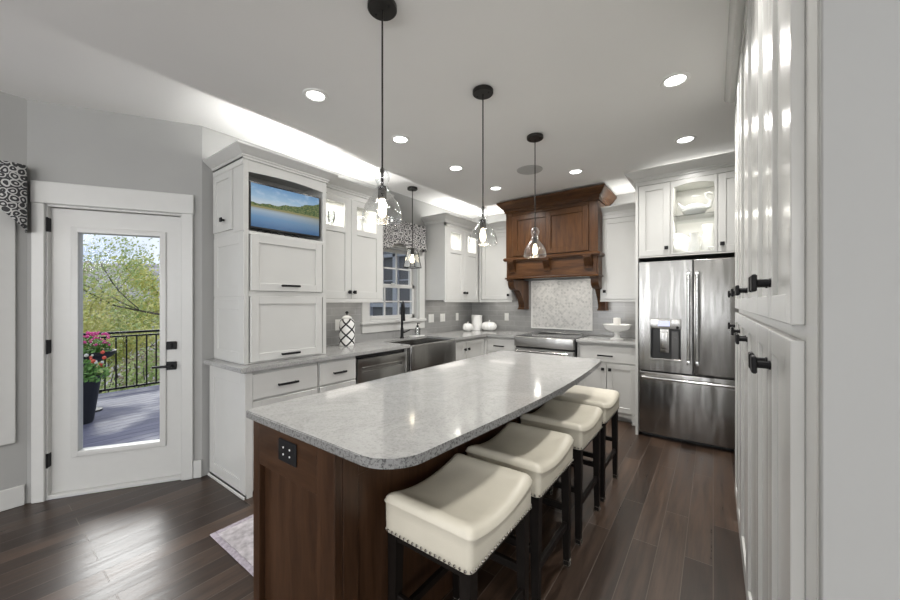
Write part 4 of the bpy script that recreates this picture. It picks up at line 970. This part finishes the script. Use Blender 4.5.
point('pendant_lamp', (-2.92, 3.21, 1.87), 3.0, (1, .93, .82), .03)
# ------------------------------------------------------------------ recessed lights, speaker
names = ['recessed ceiling light above the television cabinet, nearest the camera', 'recessed ceiling light between the first pendant and the window', 'recessed ceiling light before the window, third in the left row',
         'recessed ceiling light farthest along the left row by the hood', 'recessed ceiling light in front of the wooden hood', 'recessed ceiling light in front of the refrigerator cabinet', 'recessed ceiling light nearest the pantry cabinets']
for i, (x, y) in enumerate(LAMPS[:7]):
    q = thing('recessed_light', names[i], 'ceiling light', (x, y, 2.74), 0, 'recessed ceiling lights')
    m = MB(); m.lathe([(.056, 0), (.080, 0), (.082, -.004), (.078, -.008), (.060, -.008), (.056, -.004), (.056, 0)], 36, caps=False); m.build('trim_ring', PLATE, q)
    m = MB(); m.lathe([(.001, -.001), (.057, -.001), (.057, -.003), (.001, -.003)], 30); m.build('lens', LENS, q)
m = MB(); m.lathe([(.001, -.002), (.128, -.002), (.132, -.0005), (.128, -.006), (.001, -.008)], 40)
tag(m.build('ceiling_speaker', simple('speaker_grille', (.42, .42, .41), .8, bump=.3, nscale=300), loc=(-1.541, 3.50, 2.74)), 'round grey speaker grille flush in the ceiling behind the pendants', 'speaker')
# ------------------------------------------------------------------ things on the counters
q = thing('lidded_jar', 'tall black and white trellis-patterned jar on the counter left of the window', 'jar', (-3.045, 2.35, .914))
m = MB(); m.lathe([(.001, 0), (.072, 0), (.077, .006), (.078, .20), (.076, .235), (.066, .262), (.05, .277), (.001, .279)], 40, uv=True); m.build('jar_body', TRELLIS, q)
m = MB(); m.lathe([(.001, .279), (.052, .279), (.05, .290), (.03, .305), (.010, .312), (.001, .313)], 24); m.build('lid', TRELLIS, q)
m = MB(); m.lathe([(.001, .31), (.007, .312), (.006, .325), (.016, .335), (.016, .345), (.008, .354), (.001, .355)], 16); m.build('lid_knob', BLACK, q)
fa = thing('kitchen_faucet', 'black pull-down faucet behind the farmhouse sink', 'faucet', (-3.115, 3.235, .914), radians(-38))
m = MB(); m.lathe([(.001, 0), (.027, 0), (.027, .01), (.019, .02), (.019, .12), (.014, .13), (.001, .13)], 20); m.build('base', BLACK, fa)
m = MB(); sp_ = [(0, 0, .12), (0, 0, .37)]+[(.075-.075*cos(pi*i/10), 0, .37+.075*sin(pi*i/10)) for i in range(1, 11)]+[(.15, 0, .31)]; m.tube(sp_, .0145, 12); m.build('spout', BLACK, fa)
m = MB(); m.tube([(.15, 0, .32), (.15, 0, .22)], [.015, .018], 14); m.build('spray_head', BLACK, fa)
m = MB(); m.tube([(0, .015, .07), (0, .045, .075), (.0, .10, .10)], [.012, .008, .006], 10); m.build('lever', BLACK, fa)
m = MB(); m.box(-.055, .055, -.09, .09, 0, .012, .005, 2); tag(m.build('soap_tray', CERAM, loc=(-3.12, 3.52, .914)), 'white tray under the soap bottle beside the faucet', 'tray')
q = thing('soap_dispenser', 'clear soap bottle with black pump on white tray by the faucet', 'soap bottle', (-3.12, 3.53, .926))
m = MB(); m.lathe([(.001, 0), (.034, 0), (.036, .006), (.036, .085), (.026, .105), (.013, .112), (.001, .112)], 24); m.build('bottle', JARGL, q)
m = MB(); m.lathe([(.001, .108), (.015, .108), (.015, .128), (.005, .132), (.005, .155), (.001, .155)], 16); m.box(-.008, .040, -.006, .006, .152, .163, .003); m.build('pump', BLACK, q)
def pumpkin(x, y, R_, H_, lab, ribs):
    q = thing('pumpkin', lab, 'pumpkin', (x, y, .914))
    m = MB(); pr = [(R_*.35, 0.0)]+[(R_*(sin(a)**.75)*1.0+.001, H_*(.5-.5*cos(a))) for a in [pi*(.12+.80*i/12) for i in range(13)]]
    pr[0] = (R_*.30, pr[1][1]*.4); z0 = pr[0][1]; pr = [(a, b-z0) for a, b in pr]; pr.append((.003, pr[-1][1]-.006))
    m.lathe(pr, 64, squash=lambda a: 1-.055*abs(sin(a*ribs/2))**.6*0 - (.13*(1-abs(sin(a*ribs/2)))**2)); m.build('gourd', CERAM, q, ang=180)
    m = MB(); m.tube([(0, 0, H_*.86), (.003, 0, H_*1.0), (.014, 0, H_*1.14)], [.012, .008, .010], 8); m.build('stem', CERAM, q)
pumpkin(-3.03, 4.58, .078, .125, 'small white ceramic pumpkin left of the white canister', 8)
pumpkin(-2.80, 4.83, .122, .145, 'large ribbed white ceramic pumpkin right of the white canister', 14)
q = thing('canister', 'plain white cylindrical canister between the two pumpkins', 'canister', (-3.02, 4.83, .914))
m = MB(); m.lathe([(.001, 0), (.083, 0), (.086, .004), (.086, .215), (.001, .215)], 36); m.build('vessel', CERAM, q)
m = MB(); m.lathe([(.001, .215), (.088, .215), (.088, .235), (.083, .24), (.001, .24)], 36); m.build('lid', CERAM, q)
q = tag(MB().lathe([(.001, 0), (.075, 0), (.078, .008), (.06, .018), (.035, .03), (.028, .06), (.032, .085), (.055, .092), (.105, .105), (.14, .135), (.152, .168), (.160, .180), (.15, .182), (.142, .165), (.10, .122), (.001, .108)], 40).build('pedestal_bowl', CERAM, loc=(-.925, 4.62, .914)), 'white footed pedestal bowl on the counter beside the refrigerator', 'bowl')
m = MB(); m.lathe([(.001, 0), (.038, 0), (.040, .004), (.040, .145), (.036, .148), (.001, .142)], 24); m.cyl((0, 0, .135), (0, 0, .156), .0015, 6)
tag(m.build('candle', WAX, loc=(-.925, 4.62, 1.024)), 'white pillar candle standing in the pedestal bowl', 'candle')
def plate_(name, lab, loc, rz, w, n, mat=PLATE):
    q = thing(name, lab, 'switch' if 'switch' in name else 'outlet', loc, rz)
    m = MB(); m.box(-w/2, w/2, -.006, 0, -.058, .058, .003); m.build('cover_plate', mat, q)
    for k in range(n):
        x = (k-(n-1)/2)*.046; m = MB(); m.box(x-.016, x+.016, -.009, -.005, -.034, .034, .002); m.build('rocker', mat, q)
plate_('wall_switch', 'white double switch plate just right of the window casing', (XW+.009, 3.92, 1.13), EAST, .118, 2)
plate_('wall_switch', 'white double switch plate between the window and the corner pumpkins', (XW+.009, 4.185, 1.13), EAST, .118, 2)
plate_('wall_outlet', 'white single outlet above the small pumpkin near the corner', (XW+.009, 4.555, 1.13), EAST, .072, 1)
plate_('wall_outlet', 'white outlet behind the trellis-patterned jar', (XW+.009, 2.36, 1.12), EAST, .072, 1)
plate_('wall_outlet', 'white outlet on the back wall left of the range', (-2.576, 4.991, 1.13), SOUTH, .072, 1)
# rug on the floor beside the island (left side)
q = thing('runner_rug', 'pale patterned runner rug between island and sink', 'rug', (-2.37, .885, 0))
m = MB(); m.box(.03, .63, .0, 2.3, .001, .009, .003); m.build('rug_field', RUGM, q)
m = MB(); m.box(-.0, .03, -.0, 2.3, .0008, .010, .003); m.box(.63, .66, 0, 2.3, .0008, .010, .003); m.box(.0, .66, -.03, .0, .0008, .010, .003); m.build('rug_border', RUGB, q)
# ------------------------------------------------------------------ valances
def valance(name, lab, loc, rz, w, z_top, hem, mat, depth=.11, uvs=1., left_ret=True, right_ret=True):
    q = thing(name, lab, 'valance', loc, rz)
    path = []; nx = 64
    if left_ret: path += [(0, 0-.001), (0, -depth*.5)]
    path += [(w*i/nx, -depth-.010*sin(i*1.15)-.006*sin(i*.43)) for i in range(nx+1)]
    if right_ret: path += [(w, -depth*.5), (w, -.001)]
    m = MB(); l = m.bm.loops.layers.uv.verify(); nz_ = 14; s = 0; cols = []; prev = None; P_ = []
    for x, y in path:
        if prev: s += math.dist((x, y), prev)
        prev = (x, y); P_.append((x, y, s)); t = min(1, max(0, x/w)); hb = hem(t)
        yy = lambda k: y*(1+.12*k/nz_) if y < -.02 else y
        cols.append([m.bm.verts.new((x, yy(k), z_top-(z_top-hb)*k/nz_)) for k in range(nz_+1)])
    for i in range(len(cols)-1):
        for k in range(nz_):
            fc = m.bm.faces.new((cols[i][k], cols[i][k+1], cols[i+1][k+1], cols[i+1][k]))
            for lp in fc.loops:
                j = i if lp.vert in (cols[i][k], cols[i][k+1]) else i+1; lp[l].uv = (P_[j][2]*uvs, lp.vert.co.z*uvs)
    o = m.build('fabric', mat, q, ang=180)
    md = o.modifiers.new('thickness', 'SOLIDIFY'); md.thickness = .004; md.offset = -1
    m = MB(); m.box(.004, w-.004, -depth+.014, -.001, z_top-.045, z_top-.006, .002); m.build('mounting_board', TRIMM, q)
    return q
def hem1(t): # corner tail on the right, raised centre
    return 1.86 + .20*min(1, (1-t)*1.0/.14)**1.0 if t > .86 else 2.06-.02*sin(t*9)
valance('window_valance', 'black and white scroll-print valance at the left edge', (-3.75, -1.32, 0), EAST, 1.575, 2.27, lambda t: 1.835+.19*min(1., (1-t)/.11) if t > .5 else 1.835+.19*min(1., t/.11), VALM, .085)
valance('window_valance', 'fine grey scroll-print valance above the kitchen sink', (XW, 2.70, 0), EAST, 1.02, 2.375, lambda t: 2.035+.05*cos(t*4*pi)-.05*(t > .93)*((t-.93)/.07), VALM2, .09)

# ------------------------------------------------------------------ outside the door
m = MB()
for i in range(28):
    x = -3.95-.14*i; m.box(x-.134, x, -3.0, 4.2, -.14, -.10, .003)
dk = m.build('deck_floor', DECKM); dk['kind'] = 'structure'
rl = thing('deck_railing', 'black metal deck railing with thin balusters beyond the glazed door', 'railing', (-7.62, 0, -.10))
m = MB(); m.box(-.04, .04, -2.8, 4.15, .955, .99, .004); m.box(-.02, .02, -2.8, 4.15, .90, .925); m.build('top_rail', BLACK, rl)
m = MB(); m.box(-.02, .02, -2.8, 4.15, .075, .105); m.build('bottom_rail', BLACK, rl)
y = -2.75; k = 0
while y < 4.1:
    m = MB(); m.box(-.009, .009, y-.009, y+.009, .10, .905)
    m.build('baluster', BLACK, rl); y += .127
for y in (-2.78, .62, 4.13):
    m = MB(); m.box(-.035, .035, y-.035, y+.035, 0, .975, .004); m.build('post', BLACK, rl)
def planter(x, y, z, R_, H_, lab, petals, lab2, seed, nfl, wide, bowl=False):
    rnd = random.Random(seed); q = thing('planter', lab, 'planter', (x, y, z))
    if bowl: pr = [(.001, 0), (R_*.5, 0), (R_*.5, .02), (.03, .05), (.025, H_*.72), (R_*.3, H_*.80), (R_*.85, H_*.90), (R_, H_*.95), (R_*1.02, H_), (R_*.93, H_), (R_*.8, H_*.93), (.001, H_*.92)]
    else: pr = [(.001, 0), (R_*.62, 0), (R_*.66, .02), (R_*.95, H_*.93), (R_*1.03, H_*.95), (R_*1.04, H_), (R_*.93, H_), (R_*.90, H_*.93), (.001, H_*.92)]
    m = MB(); m.lathe(pr, 36); m.build('pot', POTM, q)
    fl = thing('flowering_plant', lab2, 'plant', (x, y, z+H_*.92))
    m = MB()
    for i in range(520):
        a = rnd.uniform(0, 2*pi); rr = R_*wide*sqrt(rnd.random()); h_ = rnd.uniform(.0, .26)*(1.15-rr/(R_*wide)*.6)
        c = Vector((rr*cos(a), rr*sin(a), h_)); s_ = rnd.uniform(.018, .038); n1 = Vector((rnd.gauss(0, 1), rnd.gauss(0, 1), rnd.gauss(.6, .6))).normalized(); u = n1.orthogonal().normalized(); v = n1.cross(u)
        m.bm.faces.new([m.bm.verts.new(c+p) for p in (-u*s_, v*s_*.5, u*s_, -v*s_*.5)])
    m.build('foliage', LEAFP, fl, smooth=False)
    m = MB()
    for i in range(14):
        a = rnd.uniform(0, 2*pi); rr = R_*wide*.8*sqrt(rnd.random()); m.tube([(rr*.2*cos(a), rr*.2*sin(a), -.02), (rr*cos(a), rr*sin(a), .2)], .003, 5)
    m.build('stems', LEAFP, fl)
    for pm, frac in petals:
        m = MB()
        for i in range(int(nfl*frac)):
            a = rnd.uniform(0, 2*pi); rr = R_*wide*sqrt(rnd.random()); h_ = rnd.uniform(.14, .32)
            bmesh.ops.create_icosphere(m.bm, subdivisions=1, radius=rnd.uniform(.014, .026), matrix=Matrix.Translation((rr*cos(a), rr*sin(a), h_)))
        m.build('blossoms', pm, fl)
planter(-6.17, .815, -.10, .225, .56, 'charcoal tapered planter in front on the deck', [(REDP, .75), (WHITEP, .25)], 'coral and white flowering plant in the front planter', 3, 46, 1.25)
planter(-6.72, 1.0, -.10, .27, .80, 'dark bowl planter on a thin stand behind the tapered planter', [(PINK, 1.)], 'bright pink flowering plant in the bowl planter on its stand', 9, 60, .85, True)

# ground, hill, trees
m = MB(); rnd = random.Random(4)
gv = {}
xs = [-7.7, -10, -14, -20, -30, -45, -65, -90, -120]; hz = [-2.4, -3.0, -3.8, -4.6, -4.5, -2.0, 2.5, 8.0, 10.0]
for i, (x, z) in enumerate(zip(xs, hz)):
    for j in range(33): y = -90+j*6.0; gv[i, j] = m.bm.verts.new((x, y*(.35+.65*min(1, (-x)/60)), z+(rnd.uniform(-.2, .2) if i < 5 else rnd.uniform(-1., 1.)-.03*(y-20))))
for i in range(8):
    for j in range(32): m.bm.faces.new((gv[i, j], gv[i, j+1], gv[i+1, j+1], gv[i+1, j]))
for fc in m.bm.faces: fc.material_index = 0 if fc.calc_center_median().x > -30 else 1
g = m.build('ground', [GRASS, HILLM], ang=180); g['kind'] = 'structure'
def tree(x, y, z, H_, R_, leaf, lab, seed, nleaf, lsz=.07, grp='trees beyond the deck', name='deciduous_tree', lean=(0, 0), cat='tree', thick=1.):
    rnd = random.Random(seed); q = thing(name, lab, cat, (x, y, z), 0, grp)
    m = MB(); tips = []
    def branch(p, d, L, r, depth):
        pts = [p]; dd = d.copy()
        for i in range(4):
            dd = (dd+Vector((rnd.gauss(0, .13), rnd.gauss(0, .13), rnd.gauss(.04, .08)))).normalized(); pts.append(pts[-1]+dd*L/4)
        m.tube(pts, [r*(1-.16*i) for i in range(5)], 6 if depth < 2 else 4)
        if depth >= 2: tips.extend(pts[1:])
        if depth < 4:
            for _ in range(3 if depth < 3 else 2):
                j = rnd.choice((2, 3, 4)); nd = (dd+Vector((rnd.gauss(0, .75), rnd.gauss(0, .75), rnd.gauss(.1, .45)))).normalized()
                branch(pts[j], nd, L*rnd.uniform(.58, .8), r*.5, depth+1)
    branch(Vector((0, 0, 0)), Vector((lean[0], lean[1], 1)).normalized(), H_*.38, R_*.035*thick, 0)
    m.build('trunk', BARK, q)
    m = MB()
    for i in range(nleaf):
        c = rnd.choice(tips)+Vector((rnd.gauss(0, .28), rnd.gauss(0, .28), rnd.gauss(0, .24)))*R_*.22
        s_ = lsz*rnd.uniform(.6, 1.3); n1 = Vector((rnd.gauss(0, 1), rnd.gauss(0, 1), rnd.gauss(0, 1))).normalized(); u = n1.orthogonal().normalized(); v = n1.cross(u)
        m.bm.faces.new([m.bm.verts.new(c+p) for p in (-u*s_, v*s_*.55, u*s_, -v*s_*.55)])
    m.build('foliage', leaf, q, smooth=False)
tree(-12.8, 5.4, -3.3, 11.5, 4.6, LEAFG, 'near green tree reaching its branches across the door glass', 11, 9000, .042, lean=(.05, -.30), thick=.5)
tree(-14.5, 1.9, -3.9, 7.6, 3.2, LEAFY, 'yellow-green tree standing behind the deck railing', 12, 12000, .055, thick=.55)
tree(-17.5, 5.2, -4.2, 9.0, 3.4, LEAFY, 'yellow tree to the right behind the near green one', 15, 9000, .075)
tree(-24, 3.6, -4.7, 11.0, 4.0, LEAFR, 'russet-leaved tree farther down the slope', 17, 6000, .12)
tree(-22, 9.2, -4.6, 10.0, 3.8, LEAFY, 'yellow-green tree at the right end of the slope', 19, 4500, .12)
tree(-30, .2, -4.6, 12., 4.2, LEAFY, 'pale yellow tree seen at the left of the door glass', 23, 5000, .13)
def shrub(x, y, z, R_, H_, leaf, lab, seed, n):
    rnd = random.Random(seed); q = thing('shrub', lab, 'shrub', (x, y, z), 0, 'shrubs below the deck')
    m = MB()
    for i in range(9): a = rnd.uniform(0, 2*pi); m.tube([(0, 0, 0), (R_*.4*cos(a), R_*.4*sin(a), H_*.5), (R_*.7*cos(a), R_*.7*sin(a), H_*.9)], [.03, .02, .008], 5)
    m.build('stems', BARK, q); m = MB()
    for i in range(n):
        a = rnd.uniform(0, 2*pi); b = math.acos(rnd.uniform(-.1, 1)); k = rnd.uniform(.6, 1)**.5
        c = Vector((R_*k*sin(b)*cos(a), R_*k*sin(b)*sin(a), H_*(.25+.75*k*cos(b))))+Vector((rnd.gauss(0, .08), rnd.gauss(0, .08), rnd.gauss(0, .08)))
        s_ = rnd.uniform(.03, .06); n1 = Vector((rnd.gauss(0, 1), rnd.gauss(0, 1), rnd.gauss(0, 1))).normalized(); u = n1.orthogonal().normalized(); v = n1.cross(u)
        m.bm.faces.new([m.bm.verts.new(c+p) for p in (-u*s_, v*s_*.5, u*s_, -v*s_*.5)])
    m.build('foliage', leaf, q, smooth=False)
for i, (x, y, z, R_, H_, lf, lab) in enumerate([(-9.7, 1.2, -2.8, 1.0, 3.1, LEAFG, 'green shrub behind the railing on the left'), (-10.2, 2.6, -2.9, 1.0, 3.2, LEAFG, 'green shrub behind the middle of the railing'), (-9.7, 4.1, -2.9, 1.0, 3.0, LEAFG, 'green shrub behind the right of the railing'),
                                                (-12.0, .9, -3.2, 1.2, 3.6, LEAFY, 'yellow shrub left beyond the green shrubs'), (-12.8, 3.2, -3.3, 1.2, 3.4, LEAFR, 'pale russet shrub beyond the green shrubs'), (-11.8, 5.6, -3.3, 1.1, 3.4, LEAFG, 'green shrub at the far right of the railing')]):
    shrub(x, y, z, R_, H_, lf, lab, 40+i, 4200)
# neighbouring sunroom seen through the kitchen window
sr = thing('sunroom', 'slate blue sunroom wing seen through the kitchen window', 'building', (-8.6, 6.6, -.4), 0)
m = MB(); m.box(-.2, 5.2, 0, .2, 0, 1.0); m.box(-.2, 5.2, 0, .2, 3.0, 4.2); m.box(0, 5.2, .2, 3, 0, .1); m.build('wall', SLATE, sr)
for i in range(6):
    m = MB(); m.box(i*1.0-.07, i*1.0+.07, -.03, .16, .9, 3.1, .004); m.build('post', PORCHT, sr)
m = MB(); m.box(-.2, 5.2, -.03, .12, 1.0, 1.08); m.box(-.2, 5.2, -.03, .12, 2.92, 3.0); m.box(-.2, 5.2, -.02, .1, 1.62, 1.72); m.build('rail', PORCHT, sr)
for i in range(5):
    m = MB(); m.box(i*1.0+.07, i*1.0+.93, .08, .10, 1.08, 2.92); w_ = m.build('window', SLATEG, sr)
    m = MB(); m.box(i*1.0+.48, i*1.0+.51, .05, .09, 1.08, 2.92); m.box(i+.07, i+.93, .05, .09, 2.3, 2.33); m.build('muntin', PORCHT, w_)
m = MB(); m.prism([(-.6, 4.2), (3.4, 4.2), (3.4, 4.5), (1.4, 5.2), (-.6, 4.4)], -.4, 5.4, 'x'); m.build('roof', GREYP, sr)
